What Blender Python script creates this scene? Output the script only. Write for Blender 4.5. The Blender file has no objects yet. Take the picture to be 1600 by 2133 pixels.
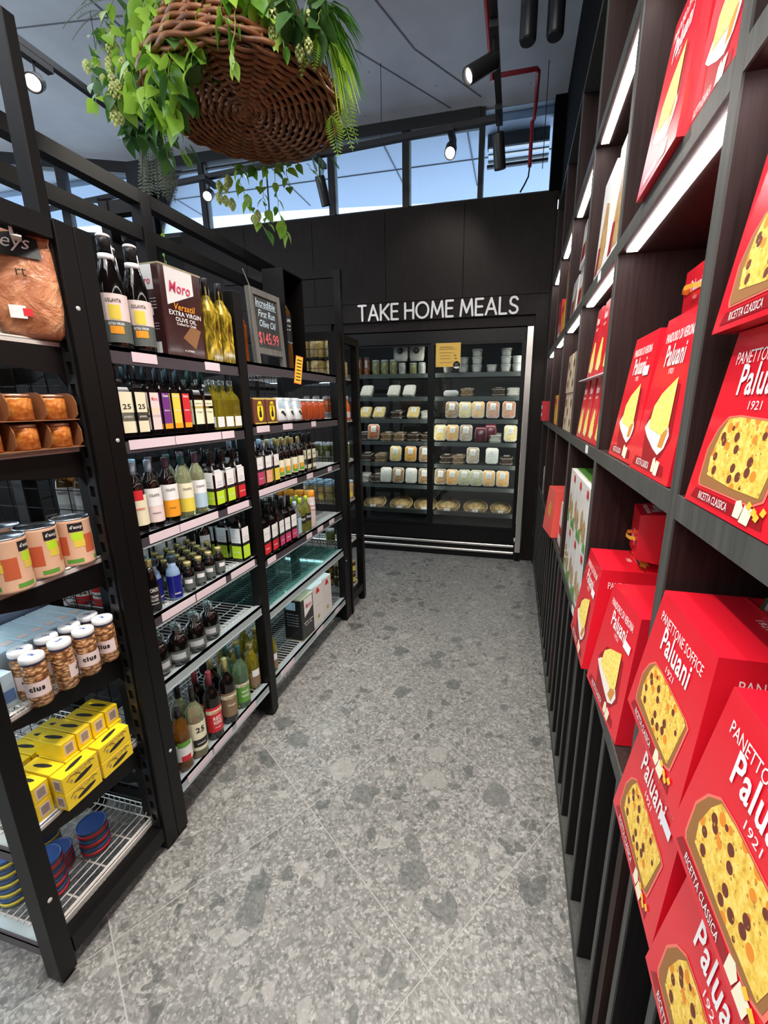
import bpy, math, random
from mathutils import Vector, Matrix
random.seed(7)
R = math.radians
scn = bpy.context.scene
COL = scn.collection

# ------------------------------------------------------------ camera
CAM_H = 1.4
cam_d = bpy.data.cameras.new('camera'); cam = bpy.data.objects.new('camera', cam_d); COL.objects.link(cam)
yaw, pitch, roll = R(13.784), R(-14.226), R(-0.191)
fwd = Vector((-math.sin(yaw)*math.cos(pitch), math.cos(yaw)*math.cos(pitch), math.sin(pitch)))
rt = Vector((math.cos(yaw), math.sin(yaw), 0)); up = rt.cross(fwd)
r2 = math.cos(roll)*rt + math.sin(roll)*up; u2 = -math.sin(roll)*rt + math.cos(roll)*up
mw = Matrix((r2, u2, -fwd)).transposed().to_4x4(); mw.translation = (0, 0, CAM_H)
cam.matrix_world = mw
cam_d.sensor_fit = 'AUTO'; cam_d.sensor_width = 36; cam_d.lens = 885.8/2133*36
cam_d.shift_x = -(851.9-800)/2133; cam_d.clip_start = 0.02
scn.camera = cam
# ------------------------------------------------------------ world, exposure
scn.view_settings.view_transform = 'Standard'; scn.view_settings.look = 'None'
scn.view_settings.gamma = 1; scn.view_settings.use_curve_mapping = False
scn.view_settings.exposure = 0.0
W = bpy.data.worlds.new('World'); scn.world = W; W.use_nodes = True
bg = W.node_tree.nodes['Background']; bg.inputs[0].default_value = (0.80, 0.90, 1.0, 1); bg.inputs[1].default_value = 2.2
try:
    cy = scn.cycles; cy.max_bounces = 8; cy.diffuse_bounces = 4; cy.glossy_bounces = 4
    cy.transmission_bounces = 6; cy.transparent_max_bounces = 12; cy.caustics_reflective = False; cy.caustics_refractive = False
    cy.sample_clamp_indirect = 4
except Exception: pass

def area(name, loc, rot, sx, sy, power, col=(1, 1, 1)):
    l = bpy.data.lights.new(name, 'AREA'); l.shape = 'RECTANGLE'; l.size = sx; l.size_y = sy; l.energy = power; l.color = col
    o = bpy.data.objects.new(name, l); COL.objects.link(o); o.location = loc; o.rotation_euler = rot; return o
def spot(name, loc, tgt, power, col=(1, .93, .84), ang=60, blend=.6, parent=None, size=.03):
    l = bpy.data.lights.new(name, 'SPOT'); l.energy = power; l.color = col; l.spot_size = R(ang); l.spot_blend = blend; l.shadow_soft_size = size
    o = bpy.data.objects.new(name, l); COL.objects.link(o)
    d = Vector(tgt)-Vector(loc); o.rotation_euler = d.to_track_quat('-Z', 'Y').to_euler(); o.location = loc
    return o
# unseen fill lights standing in for the rest of the shop's ceiling lamps
area('shop_ceiling_light', (-0.35, 0.1, 3.3), (0, 0, 0), 1.4, 2.6, 72, (1, .97, .93))
area('shop_ceiling_light', (-2.8, 1.0, 3.3), (0, 0, 0), 1.6, 3.0, 40, (.9, .95, 1))
area('shop_ceiling_light', (-1.0, -2.2, 3.2), (R(35), 0, 0), 3, 1.2, 70, (1, .97, .93))
area('cool_side_fill', (-5.3, 0.5, 1.8), (0, R(-90), 0), 2.4, 5, 120, (.72, .85, 1))  # cool fill added to lift the ceiling, no shopfront stands here
spot('aisle_lamp', (-.2, 1.55, 3.0), (-.35, 1.9, 0), 75, ang=75)
spot('aisle_lamp', (-.15, .55, 3.0), (-.3, .75, 0), 70, ang=75)
spot('rack_lamp', (-.1, 1.9, 3.0), (-1.1, 1.9, 1.1), 60, ang=55)
spot('rack_lamp', (-.1, 1.1, 3.0), (-1.1, 1.1, 1.1), 60, ang=55)
spot('rack_lamp', (-.25, .1, 3.0), (-1.1, .7, .8), 60, ang=55)
spot('box_lamp', (-.75, .55, 3.0), (.25, .5, 1.1), 80, ang=50)
spot('box_lamp', (-.75, 1.2, 3.0), (.25, 1.3, 1.2), 60, ang=50)
spot('fridge_lamp', (-.6, 2.9, 3.0), (-.65, 3.84, 2.25), 16, ang=70)

# ------------------------------------------------------------ tagging
def tag(o, label=None, cat=None, group=None, kind=None):
    if label: o['label'] = label
    if cat: o['category'] = cat
    if group: o['group'] = group
    if kind: o['kind'] = kind
    return o
def empty(name, loc=(0, 0, 0), rz=0, label=None, cat=None, group=None):
    o = bpy.data.objects.new(name, None); COL.objects.link(o); o.location = loc; o.rotation_euler = (0, 0, rz)
    o.empty_display_size = .05
    return tag(o, label, cat, group)
KIDS = {}
def kids(o):
    return KIDS.get(o.name, [])
def setpar(o, p):
    o.parent = p; KIDS.setdefault(p.name, []).append(o)
def copy_tree(o, parent=None):
    c = o.copy(); COL.objects.link(c)
    if parent: setpar(c, parent)
    for ch in kids(o): copy_tree(ch, c)
    return c
def dup(proto, loc, rz=0, label=None, group=None, sc=None, rot=None):
    """first use moves the prototype itself, afterwards copies it and its parts"""
    if not proto.get('used'):
        o = proto; o['used'] = 1
    else:
        o = copy_tree(proto)
    o.location = loc; o.rotation_euler = rot if rot else (0, 0, rz)
    if sc: o.scale = sc if hasattr(sc, '__len__') else (sc, sc, sc)
    if label: o['label'] = label
    if group: o['group'] = group
    return o
ORD = ['nearest', 'second', 'third', 'fourth', 'fifth', 'sixth', 'seventh', 'eighth', 'ninth', 'tenth', 'eleventh', 'twelfth', 'thirteenth', 'fourteenth', 'fifteenth', 'sixteenth', 'seventeenth', 'eighteenth', 'nineteenth', 'twentieth']

# ------------------------------------------------------------ mesh builder
class MB:
    def __init__(s): s.v = []; s.f = []; s.m = []; s.sm = []; s.T = None
    def _add(s, vs, fs, m=0, smooth=False):
        b = len(s.v)
        if s.T is not None: vs = [s.T @ Vector(p) for p in vs]
        s.v += [tuple(p) for p in vs]
        for f in fs:
            s.f.append(tuple(b+i for i in f)); s.m.append(m); s.sm.append(smooth)
        return s
    def box(s, x0, y0, z0, x1, y1, z1, m=0):
        v = [(x0,y0,z0),(x1,y0,z0),(x1,y1,z0),(x0,y1,z0),(x0,y0,z1),(x1,y0,z1),(x1,y1,z1),(x0,y1,z1)]
        return s._add(v, [(0,3,2,1),(4,5,6,7),(0,1,5,4),(1,2,6,5),(2,3,7,6),(3,0,4,7)], m)
    def bevbox(s, x0, y0, z0, x1, y1, z1, b, m=0):
        """box with chamfered edges"""
        X = (x0, x1); Y = (y0, y1); Z = (z0, z1); v = []; idx = {}
        for i in (0,1):
            for j in (0,1):
                for k in (0,1):
                    sx, sy, sz = (1,-1)[i], (1,-1)[j], (1,-1)[k]
                    for a in range(3):
                        p = [X[i]+sx*b, Y[j]+sy*b, Z[k]+sz*b]; p[a] = (X[i], Y[j], Z[k])[a]
                        idx[(i,j,k,a)] = len(v); v.append(tuple(p))
        F = []
        F.append([idx[(0,0,0,0)],idx[(0,0,1,0)],idx[(0,1,1,0)],idx[(0,1,0,0)]]); F.append([idx[(1,0,0,0)],idx[(1,1,0,0)],idx[(1,1,1,0)],idx[(1,0,1,0)]])
        F.append([idx[(0,0,0,1)],idx[(1,0,0,1)],idx[(1,0,1,1)],idx[(0,0,1,1)]]); F.append([idx[(0,1,0,1)],idx[(0,1,1,1)],idx[(1,1,1,1)],idx[(1,1,0,1)]])
        F.append([idx[(0,0,0,2)],idx[(0,1,0,2)],idx[(1,1,0,2)],idx[(1,0,0,2)]]); F.append([idx[(0,0,1,2)],idx[(1,0,1,2)],idx[(1,1,1,2)],idx[(0,1,1,2)]])
        for i in (0,1):
            for j in (0,1):
                F.append([idx[(i,j,0,0)],idx[(i,j,1,0)],idx[(i,j,1,1)],idx[(i,j,0,1)]])
                F.append([idx[(i,0,j,0)],idx[(i,1,j,0)],idx[(i,1,j,2)],idx[(i,0,j,2)]])
                F.append([idx[(0,i,j,1)],idx[(1,i,j,1)],idx[(1,i,j,2)],idx[(0,i,j,2)]])
                for k in (0,1): F.append([idx[(i,j,k,0)],idx[(i,j,k,1)],idx[(i,j,k,2)]])
        return s._add(v, F, m)
    def lathe(s, prof, n=16, cx=0, cy=0, m=0, smooth=True, cap=True):
        """prof: [(r,z[,mat])...] bottom to top"""
        v = []
        for p in prof:
            for i in range(n):
                a = 2*math.pi*i/n; v.append((cx+p[0]*math.cos(a), cy+p[0]*math.sin(a), p[1]))
        b = len(s.v)
        s._add(v, [], m)
        for k in range(len(prof)-1):
            mm = prof[k][2] if len(prof[k]) > 2 else m
            for i in range(n):
                j = (i+1) % n
                s.f.append((b+k*n+i, b+k*n+j, b+(k+1)*n+j, b+(k+1)*n+i)); s.m.append(mm); s.sm.append(smooth)
        if cap:
            s.f.append(tuple(b+i for i in reversed(range(n)))); s.m.append(m); s.sm.append(False)
            s.f.append(tuple(b+(len(prof)-1)*n+i for i in range(n))); s.m.append(prof[-2][2] if len(prof[-2]) > 2 else m); s.sm.append(False)
        return s
    def tube(s, pts, r, n=6, m=0, closed=False, smooth=True):
        P = [Vector(p) for p in pts]; N = len(P); v = []; prev = None
        rr = r if hasattr(r, '__len__') else [r]*N
        for k in range(N):
            if closed: t = P[(k+1) % N]-P[k-1]
            else: t = P[min(k+1, N-1)]-P[max(k-1, 0)]
            t.normalize()
            if prev is None:
                a = Vector((0,0,1)) if abs(t.z) < .9 else Vector((1,0,0)); u = t.cross(a).normalized()
            else: u = (prev-t*prev.dot(t)).normalized()
            prev = u; w = t.cross(u)
            for i in range(n):
                a = 2*math.pi*i/n; v.append(P[k]+(u*math.cos(a)+w*math.sin(a))*rr[k])
        F = []
        for k in range(N if closed else N-1):
            q = (k+1) % N
            for i in range(n):
                j = (i+1) % n; F.append((k*n+i, k*n+j, q*n+j, q*n+i))
        s._add(v, F, m, smooth)
        if not closed: s._add([v[i] for i in range(n)], [tuple(reversed(range(n)))], m); s._add([v[(N-1)*n+i] for i in range(n)], [tuple(range(n))], m)
        return s
    def rod(s, a, b, r, n=4, m=0): return s.tube([a, b], r, n, m, smooth=False)
    def prism(s, poly, h0, h1, m=0, plane='xy'):
        """poly (a,b) extruded along the third axis from h0 to h1; planes xy, xz, yz"""
        f = {'xy': lambda a,b,h: (a,b,h), 'xz': lambda a,b,h: (a,h,b), 'yz': lambda a,b,h: (h,a,b)}[plane]
        n = len(poly); v = [f(a,b,h0) for a,b in poly]+[f(a,b,h1) for a,b in poly]
        F = [tuple(reversed(range(n))), tuple(range(n, 2*n))]+[(i, (i+1) % n, n+(i+1) % n, n+i) for i in range(n)]
        return s._add(v, F, m)
    def frustum(s, wb, db, wt, dt, z0, z1, m=0):
        v = [(-wb/2,-db/2,z0),(wb/2,-db/2,z0),(wb/2,db/2,z0),(-wb/2,db/2,z0),(-wt/2,-dt/2,z1),(wt/2,-dt/2,z1),(wt/2,dt/2,z1),(-wt/2,dt/2,z1)]
        return s._add(v, [(0,3,2,1),(4,5,6,7),(0,1,5,4),(1,2,6,5),(2,3,7,6),(3,0,4,7)], m)
    def mesh(s, name, mats):
        me = bpy.data.meshes.new(name); me.from_pydata(s.v, [], s.f)
        for q in (mats if isinstance(mats, (list, tuple)) else [mats]): me.materials.append(q)
        me.polygons.foreach_set('material_index', s.m); me.polygons.foreach_set('use_smooth', s.sm); me.update()
        return me
    def build(s, name, mats, parent=None, loc=(0,0,0), kind=None, **kw):
        return link(s.mesh(name, mats), name, parent, loc, kind, **kw)
def link(me, name, parent=None, loc=(0,0,0), kind=None, label=None, cat=None, group=None, rz=0):
    o = bpy.data.objects.new(name, me); COL.objects.link(o); o.location = loc
    if rz: o.rotation_euler = (0, 0, rz)
    if parent: setpar(o, parent)
    return tag(o, label, cat, group, kind)

# ------------------------------------------------------------ materials
def mat(name, col, rough=.5, metal=0, emit=None, es=0, trans=0, ior=1.45, spec=None, coat=0, alpha=None):
    m = bpy.data.materials.new(name); m.use_nodes = True; b = m.node_tree.nodes['Principled BSDF']
    b.inputs['Base Color'].default_value = (*col, 1); b.inputs['Roughness'].default_value = rough; b.inputs['Metallic'].default_value = metal
    if trans: b.inputs['Transmission Weight'].default_value = trans; b.inputs['IOR'].default_value = ior
    if spec is not None: b.inputs['Specular IOR Level'].default_value = spec
    if coat: b.inputs['Coat Weight'].default_value = coat; b.inputs['Coat Roughness'].default_value = .08
    if emit: b.inputs['Emission Color'].default_value = (*emit, 1); b.inputs['Emission Strength'].default_value = es
    if alpha is not None: b.inputs['Alpha'].default_value = alpha
    return m
def nodes(m): return m.node_tree.nodes, m.node_tree.links, m.node_tree.nodes['Principled BSDF']
def ramp(N, L, src, stops, interp='LINEAR'):
    r = N.new('ShaderNodeValToRGB'); r.color_ramp.interpolation = interp
    while len(r.color_ramp.elements) < len(stops): r.color_ramp.elements.new(.5)
    for e, (p, c) in zip(r.color_ramp.elements, stops):
        e.position = p; e.color = (*c, 1) if hasattr(c, '__len__') else (c, c, c, 1)
    L.new(src, r.inputs[0]); return r.outputs[0]
def coords(N, L, kind='Object', scale=(1,1,1), rot=(0,0,0)):
    t = N.new('ShaderNodeTexCoord'); mp = N.new('ShaderNodeMapping'); mp.inputs['Scale'].default_value = scale; mp.inputs['Rotation'].default_value = rot
    L.new(t.outputs[kind], mp.inputs[0]); return mp.outputs[0]
def noise(N, L, vec, scale, detail=3, rough=.5, dist=0):
    n = N.new('ShaderNodeTexNoise'); n.inputs['Scale'].default_value = scale; n.inputs['Detail'].default_value = detail
    n.inputs['Roughness'].default_value = rough; n.inputs['Distortion'].default_value = dist; L.new(vec, n.inputs['Vector']); return n.outputs[0]
def vor(N, L, vec, scale, feature='F1', out='Distance'):
    n = N.new('ShaderNodeTexVoronoi'); n.feature = feature; n.inputs['Scale'].default_value = scale; L.new(vec, n.inputs['Vector']); return n.outputs[out]
def mix(N, L, f, a, b, mode='MIX'):
    n = N.new('ShaderNodeMix'); n.data_type = 'RGBA'; n.blend_type = mode
    for sock, val in ((n.inputs[0], f), (n.inputs[6], a), (n.inputs[7], b)):
        if hasattr(val, 'links') or hasattr(val, 'is_linked'): L.new(val, sock)
        elif hasattr(val, '__len__'): sock.default_value = (*val, 1)
        else: sock.default_value = val
    return n.outputs[2]
def bump(N, L, B, h, st=.3, dist=.01):
    n = N.new('ShaderNodeBump'); n.inputs['Strength'].default_value = st; n.inputs['Distance'].default_value = dist; L.new(h, n.inputs['Height']); L.new(n.outputs[0], B.inputs['Normal'])

def wood_mat(name, c1, c2, rough=.45, rot=(0,0,0)):
    m = mat(name, c1, rough, spec=.16); N, L, B = nodes(m)
    v = coords(N, L, 'Object', (38, 38, 1.6), rot); n = noise(N, L, v, 3.2, 4, .6)
    L.new(ramp(N, L, n, [(.3, c1), (.7, c2)]), B.inputs['Base Color']); bump(N, L, B, n, .08, .004); return m
WOOD = wood_mat('dark_wood', (.0105, .0070, .0060), (.0195, .0135, .0118), .5)
WOODIN = wood_mat('dark_wood_inner', (.020, .0100, .0092), (.038, .0205, .0185), .55)
EDGE = wood_mat('shelf_edge_lit', (.055, .056, .052), (.088, .088, .082), .5)  # shelf wood made lighter in colour for the light its front edges catch
FINM = wood_mat('fin_wood', (.008, .007, .007), (.014, .012, .012), .6)
BLACK = mat('black_powder_coat', (.0035, .0028, .0028), .40, spec=.25)
BLACKM = mat('matt_black', (.004, .004, .004), .7, spec=.2)
DKMET = mat('black_metal', (.02, .02, .021), .3, .4)
WALLBLK = mat('black_wall_paint', (.0015, .0015, .002), .9, spec=.1)
CHROME = mat('zinc_wire', (.74, .73, .70), .28, .45)
STEEL = mat('brushed_steel', (.62, .58, .54), .3, 1)
RAILM = mat('grey_rail', (.42, .48, .50), .35, .3)
RAILD = mat('dark_rail', (.055, .045, .055), .4)
TICK = mat('shelf_ticket', (.72, .60, .66), .6)
WHITE = mat('white_print', (.85, .84, .82), .5)
TEXTW = mat('white_lettering', (.88, .86, .84), .45)
BLK = mat('black_print', (.012, .012, .013), .5)
LED = mat('led_strip', (1, 1, 1), .5, emit=(1, .95, .93), es=24)
LEDC = mat('cool_led_strip', (1, 1, 1), .5, emit=(.62, .93, 1), es=9)
def glassy(name, tint=(1,1,1), refl=.5, rough=.02):
    m = bpy.data.materials.new(name); m.use_nodes = True; N = m.node_tree.nodes; L = m.node_tree.links; N.clear()
    o = N.new('ShaderNodeOutputMaterial'); mx = N.new('ShaderNodeMixShader'); t = N.new('ShaderNodeBsdfTransparent'); g = N.new('ShaderNodeBsdfGlossy')
    t.inputs[0].default_value = (*tint, 1); g.inputs['Roughness'].default_value = rough
    fr = N.new('ShaderNodeFresnel'); fr.inputs[0].default_value = 1.45
    ml = N.new('ShaderNodeMath'); ml.operation = 'MULTIPLY'; ml.inputs[1].default_value = refl*2; L.new(fr.outputs[0], ml.inputs[0])
    L.new(ml.outputs[0], mx.inputs[0]); L.new(t.outputs[0], mx.inputs[1]); L.new(g.outputs[0], mx.inputs[2]); L.new(mx.outputs[0], o.inputs[0]); return m
PANE = glassy('window_glass', (.80, .88, .96), .5)
FGLASS = glassy('fridge_glass', (.93, .97, .96), .5)
ACRYL = glassy('clear_acrylic', (.85, .94, .97), .9)
SHELFGL = glassy('green_shelf_glass', (.72, .95, .92), .25)

# ------------------------------------------------------------ text
_tc = {}
def text_geo(txt, shear=0, bold=0):
    k = (txt, shear, bold)
    if k not in _tc:
        c = bpy.data.curves.new('t', 'FONT'); c.body = txt; c.resolution_u = 2; c.fill_mode = 'FRONT'; c.offset = bold; c.shear = shear; c.space_character = 1+bold*4
        o = bpy.data.objects.new('t', c); COL.objects.link(o); bpy.context.view_layer.update()
        me = o.evaluated_get(bpy.context.evaluated_depsgraph_get()).to_mesh()
        v = [tuple(p.co)[:2] for p in me.vertices]; f = [tuple(p.vertices) for p in me.polygons]
        o.to_mesh_clear(); bpy.data.objects.remove(o); bpy.data.curves.remove(c)
        xs = [p[0] for p in v]; ys = [p[1] for p in v]
        x0, x1, y0, y1 = min(xs), max(xs), min(ys), max(ys)
        _tc[k] = ([((a-x0)/(x1-x0)-.5, (b-y0)/(y1-y0)-.5) for a, b in v], f)
    return _tc[k]
def put2d(mb, vs, fs, w, h, cx, cy, m=0, arc=0, rot=0):
    """2-D shape laid in the local x-y plane; arc bows the baseline"""
    c, s = math.cos(rot), math.sin(rot)
    out = []
    for a, b in vs:
        x, y = a*w, b*h
        if arc: y += arc*(1-(2*a)**2)
        out.append((cx+x*c-y*s, cy+x*s+y*c, 0))
    mb._add(out, fs, m)
def text(mb, txt, w, h, cx, cy, m=0, arc=0, rot=0, shear=0, bold=0):
    v, f = text_geo(txt, shear, bold); put2d(mb, v, f, w, h, cx, cy, m, arc, rot)
def face_matrix(origin, xdir, ydir):
    x = Vector(xdir).normalized(); y = Vector(ydir).normalized(); z = x.cross(y)
    M = Matrix((x, y, z)).transposed().to_4x4(); M.translation = origin; return M
def bend(mb, R0, z0=0, facing=0):
    """wrap flat x-y geometry (x = arc, y = height) round a cylinder of radius R0; facing = angle of the middle"""
    nv = []
    for x, y, z in mb.v:
        a = facing+x/R0; r = R0+z; nv.append((r*math.cos(a), r*math.sin(a), z0+y))
    mb.v = nv; return mb
# ============================================================ SETTING
# ---- floor: grout bed and every tile
TERR = mat('terrazzo', (.3, .3, .29), .38); N, L, B = nodes(TERR)
g = N.new('ShaderNodeNewGeometry'); oi = N.new('ShaderNodeObjectInfo')
va = N.new('ShaderNodeVectorMath'); va.operation = 'MULTIPLY_ADD'; L.new(oi.outputs['Random'], va.inputs[0]); va.inputs[1].default_value = (37, 19, 11); L.new(g.outputs['Position'], va.inputs[2])
P0 = va.outputs[0]
nd = N.new('ShaderNodeTexNoise'); nd.inputs['Scale'].default_value = 13; nd.inputs['Detail'].default_value = 4; L.new(P0, nd.inputs['Vector'])
vm = N.new('ShaderNodeVectorMath'); vm.operation = 'MULTIPLY_ADD'; L.new(nd.outputs['Color'], vm.inputs[0]); vm.inputs[1].default_value = (.10,)*3; L.new(P0, vm.inputs[2])
P1 = vm.outputs[0]
base0 = None
def gravel(under, scale, fac):
    n = N.new('ShaderNodeTexVoronoi'); n.inputs['Scale'].default_value = scale; L.new(P2, n.inputs['Vector']); sp = N.new('ShaderNodeSeparateColor'); L.new(n.outputs['Color'], sp.inputs[0])
    return mix(N, L, fac, under, ramp(N, L, sp.outputs[0], [(0, (.07, .07, .066)), (.45, (.16, .157, .148)), (.72, (.27, .265, .25)), (.93, (.62, .61, .57))]))
v2 = N.new('ShaderNodeVectorMath'); v2.operation = 'MULTIPLY_ADD'; L.new(nd.outputs['Color'], v2.inputs[0]); v2.inputs[1].default_value = (.02,)*3; L.new(P0, v2.inputs[2]); P2 = v2.outputs[0]
base = ramp(N, L, noise(N, L, P2, 60, 7, .72), [(.28, (.085, .084, .078)), (.5, (.18, .177, .167)), (.66, (.32, .315, .295)), (.8, (.52, .51, .48))])
base = gravel(base, 170, .34); base = gravel(base, 85, .16)
def clasts(scale, thr, cut, cols, under, seedoff):
    n = N.new('ShaderNodeTexVoronoi'); n.inputs['Scale'].default_value = scale; n.inputs['Randomness'].default_value = 1
    mp = N.new('ShaderNodeVectorMath'); mp.operation = 'ADD'; mp.inputs[1].default_value = (seedoff, seedoff*.7, 0); L.new(P1, mp.inputs[0]); L.new(mp.outputs[0], n.inputs['Vector'])
    sp = N.new('ShaderNodeSeparateColor'); L.new(n.outputs['Color'], sp.inputs[0])
    a = N.new('ShaderNodeMath'); a.operation = 'LESS_THAN'; L.new(n.outputs['Distance'], a.inputs[0]); a.inputs[1].default_value = thr
    b = N.new('ShaderNodeMath'); b.operation = 'LESS_THAN'; L.new(sp.outputs[0], b.inputs[0]); b.inputs[1].default_value = cut
    c = N.new('ShaderNodeMath'); c.operation = 'MULTIPLY'; L.new(a.outputs[0], c.inputs[0]); L.new(b.outputs[0], c.inputs[1])
    k = N.new('ShaderNodeMath'); k.operation = 'MULTIPLY'; L.new(c.outputs[0], k.inputs[0]); k.inputs[1].default_value = .62
    return mix(N, L, k.outputs[0], under, ramp(N, L, sp.outputs[1], cols, 'CONSTANT'))
c1 = clasts(52, .42, .45, [(0, (.07, .072, .068)), (.35, (.18, .175, .165)), (.65, (.33, .32, .30))], base, 3)
c2 = clasts(20, .42, .30, [(0, (.06, .064, .061)), (.45, (.22, .215, .20)), (.75, (.34, .33, .31))], c1, 9)
c3 = clasts(8.5, .40, .16, [(0, (.062, .068, .065)), (.55, (.085, .09, .087)), (.8, (.30, .29, .27))], c2, 17)
L.new(c3, B.inputs['Base Color']); B.inputs['Roughness'].default_value = .36
GROUT = mat('grout', (.36, .355, .33), .7)
fl = MB().box(-6, -4, -.06, .62, 4.6, -.0008).build('floor', GROUT, kind='structure', label='grey pebbled stone floor tiles laid diagonally in the aisle')
e1 = Vector((.5075, -.3465)); e1 = e1.normalized()*.613; e2 = Vector((-e1.y, e1.x)).normalized()*.590; o0 = Vector((-.310, 1.586))
uu, vv = e1.normalized(), e2.normalized()
for i in range(-12, 8):
    for j in range(-10, 10):
        c = o0+e1*(i+.5)+e2*(j+.5)
        if not (-3.4 < c.x < .62 and -.4 < c.y < 4.5): continue
        a, b, gp = e1.length/2-.0016, e2.length/2-.0016, 0
        q = [c-uu*a-vv*b, c+uu*a-vv*b, c+uu*a+vv*b, c-uu*a+vv*b]
        if max(p.x for p in q) > 1.2: continue
        MB().prism([(p.x-c.x, p.y-c.y) for p in q], -.004, 0).build('tile', TERR, fl, (c.x, c.y, 0))
# ---- ceiling concrete with slab joints
CONC = mat('concrete', (.33, .35, .39), .85); N, L, B = nodes(CONC)
v = coords(N, L, 'Object'); n1 = noise(N, L, v, 1.6, 5, .6); n2 = noise(N, L, v, 26, 3)
cc = ramp(N, L, n1, [(.3, (.44, .46, .50)), (.7, (.62, .64, .68))])
pk = ramp(N, L, vor(N, L, v, 6), [(.035, (.35,)*3), (.05, (1,)*3)])
L.new(mix(N, L, .85, cc, pk, 'MULTIPLY'), B.inputs['Base Color']); bump(N, L, B, n2, .15, .004)
CJ = mat('ceiling_joint', (.16, .17, .19), .9)
ce = MB().box(-6.2, -4, 3.55, .8, 3.95, 3.7).build('ceiling', CONC, kind='structure')
jm = MB()
for (x0, y0, x1, y1) in ((-3.1, 2.47, -2.05, 2.60), (-.9, 2.75, -.74, 3.2), (-.74, 3.2, -.37, 3.73), (-1.1, 3.12, -.6, 3.8), (-2.5, .5, -2.3, 3.9), (-4.2, .5, -4.0, 3.9)):
    d = Vector((x1-x0, y1-y0)).normalized(); nn = Vector((-d.y, d.x))*.004
    jm.prism([(x0+nn.x, y0+nn.y), (x1+nn.x, y1+nn.y), (x1-nn.x, y1-nn.y), (x0-nn.x, y0-nn.y)], 3.547, 3.551)
jm.build('slab_joint', CJ, ce)
# ---- back wall panels above the fridge, frame round it
bw = MB()
bw.box(-6, 3.86, 2.0, -1.66, 3.95, 2.93); bw.box(-6, 3.86, 0, -1.66, 3.95, 2.0)
bw.box(-1.66, 3.90, 2.02, .224, 3.95, 2.93)
bwall = bw.build('wall_back', BLACKM, kind='structure')
xs = [-3.12, -2.46, -1.80, -1.14, -.48, .215]
for i in range(len(xs)-1):
    MB().box(xs[i]+.002, 3.84, 2.252, xs[i+1]-.002, 3.86, 2.93).build('panel', WOOD, bwall)
MB().box(-3.12, 3.84, 2.1, .215, 3.862, 2.248).build('header_board', WOOD, bwall)
MB().box(.115, 3.84, 0, .215, 3.95, 2.0999).build('side_board', WOOD, bwall)
MB().box(-1.66, 3.87, 2.0, .115, 3.95, 2.1).box(-3.12, 3.84, 2.93, .224, 3.95, 2.948).build('trim_board', WOOD, bwall)
MB().box(-3.12, 3.845, 0, -1.66, 3.86, 2.097).build('panel', WOOD, bwall)
# ---- black side wall over the shelving and room shell behind
MB().box(.235, -4, 2.83, .62, 4.0, 3.55).box(.155, 3.84, 2.95, .24, 4.0, 3.55).box(.6, -4, 0, .7, 4.0, 3.55).build('wall_right', WALLBLK, kind='structure')
PLAS = mat('grey_plaster', (.35, .36, .38), .9)
MB().box(-6.2, -4.1, 0, .7, -4, 3.55).build('wall_front', PLAS, kind='structure')
MB().box(-6.2, -4, 0, -6.1, 2.2, 3.55).build('wall_left', PLAS, kind='structure')
# ---- clerestory windows: straight run, angled run
WFR = mat('window_frame_black', (.018, .018, .020), .45)
wn = empty('window_1'); wn['kind'] = 'structure'
m = MB().box(-3.5, 3.83, 3.47, -.38, 3.93, 3.55).box(-3.5, 3.86, 2.945, .16, 3.93, 2.965); m.build('window_frame', WFR, wn)
MB().box(-3.46, 3.87, 3.435, -.38, 3.90, 3.448).build('glazing_bar', WFR, wn)
for x in (-2.84, -1.60, -.96): MB().box(x-.028, 3.84, 2.95, x+.022, 3.92, 3.47).box(x+.022, 3.86, 2.95, x+.034, 3.90, 3.47, 1).build('mullion', [WFR, RAILM], wn)
MB().box(-.385, 3.84, 2.95, -.345, 3.92, 3.95).build('mullion', WFR, wn)
MB().box(-2.22, 3.88, 2.95, -2.21, 3.89, 3.47).build('glazing_bar', WFR, wn)
for x0, x1 in ((-3.48, -2.868), (-2.806, -1.628), (-1.566, -.988), (-.926, -.385)): MB().box(x0, 3.885, 2.95, x1, 3.889, 3.47).build('pane', PANE, wn)
MB().box(-.345, 3.885, 2.95, .155, 3.889, 3.55).build('pane', PANE, wn)
w2 = empty('window_2'); w2['kind'] = 'structure'
A = Vector((-3.51, 3.87)); Bv = Vector((-6.1, 2.75)); d = (Bv-A).normalized(); nn = Vector((-d.y, d.x))*.04
def seg2(m, t0, t1, z0, z1, w=1.0):
    a = A+d*t0; b = A+d*t1; n_ = nn*w; m.prism([(a.x-n_.x, a.y-n_.y), (b.x-n_.x, b.y-n_.y), (b.x+n_.x, b.y+n_.y), (a.x+n_.x, a.y+n_.y)], z0, z1); return m
seg2(seg2(MB(), 0, 2.85, 3.46, 3.55), 0, 2.85, 2.93, 2.96).build('window_frame', WFR, w2)
for t in (.62, 1.25, 1.9): seg2(MB(), t, t+.07, 2.95, 3.47).build('mullion', WFR, w2)
seg2(MB(), .0, 2.8, 2.96, 3.46, .05).build('pane', PANE, w2)
seg2(MB(), 0, 2.85, 0, 2.935).build('wall_corner', BLACKM, kind='structure')
MB().box(-3.60, 3.80, 0, -3.44, 3.96, 3.55).build('trim_1', WFR, kind='structure', label='black corner column between the two window runs')
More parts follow.
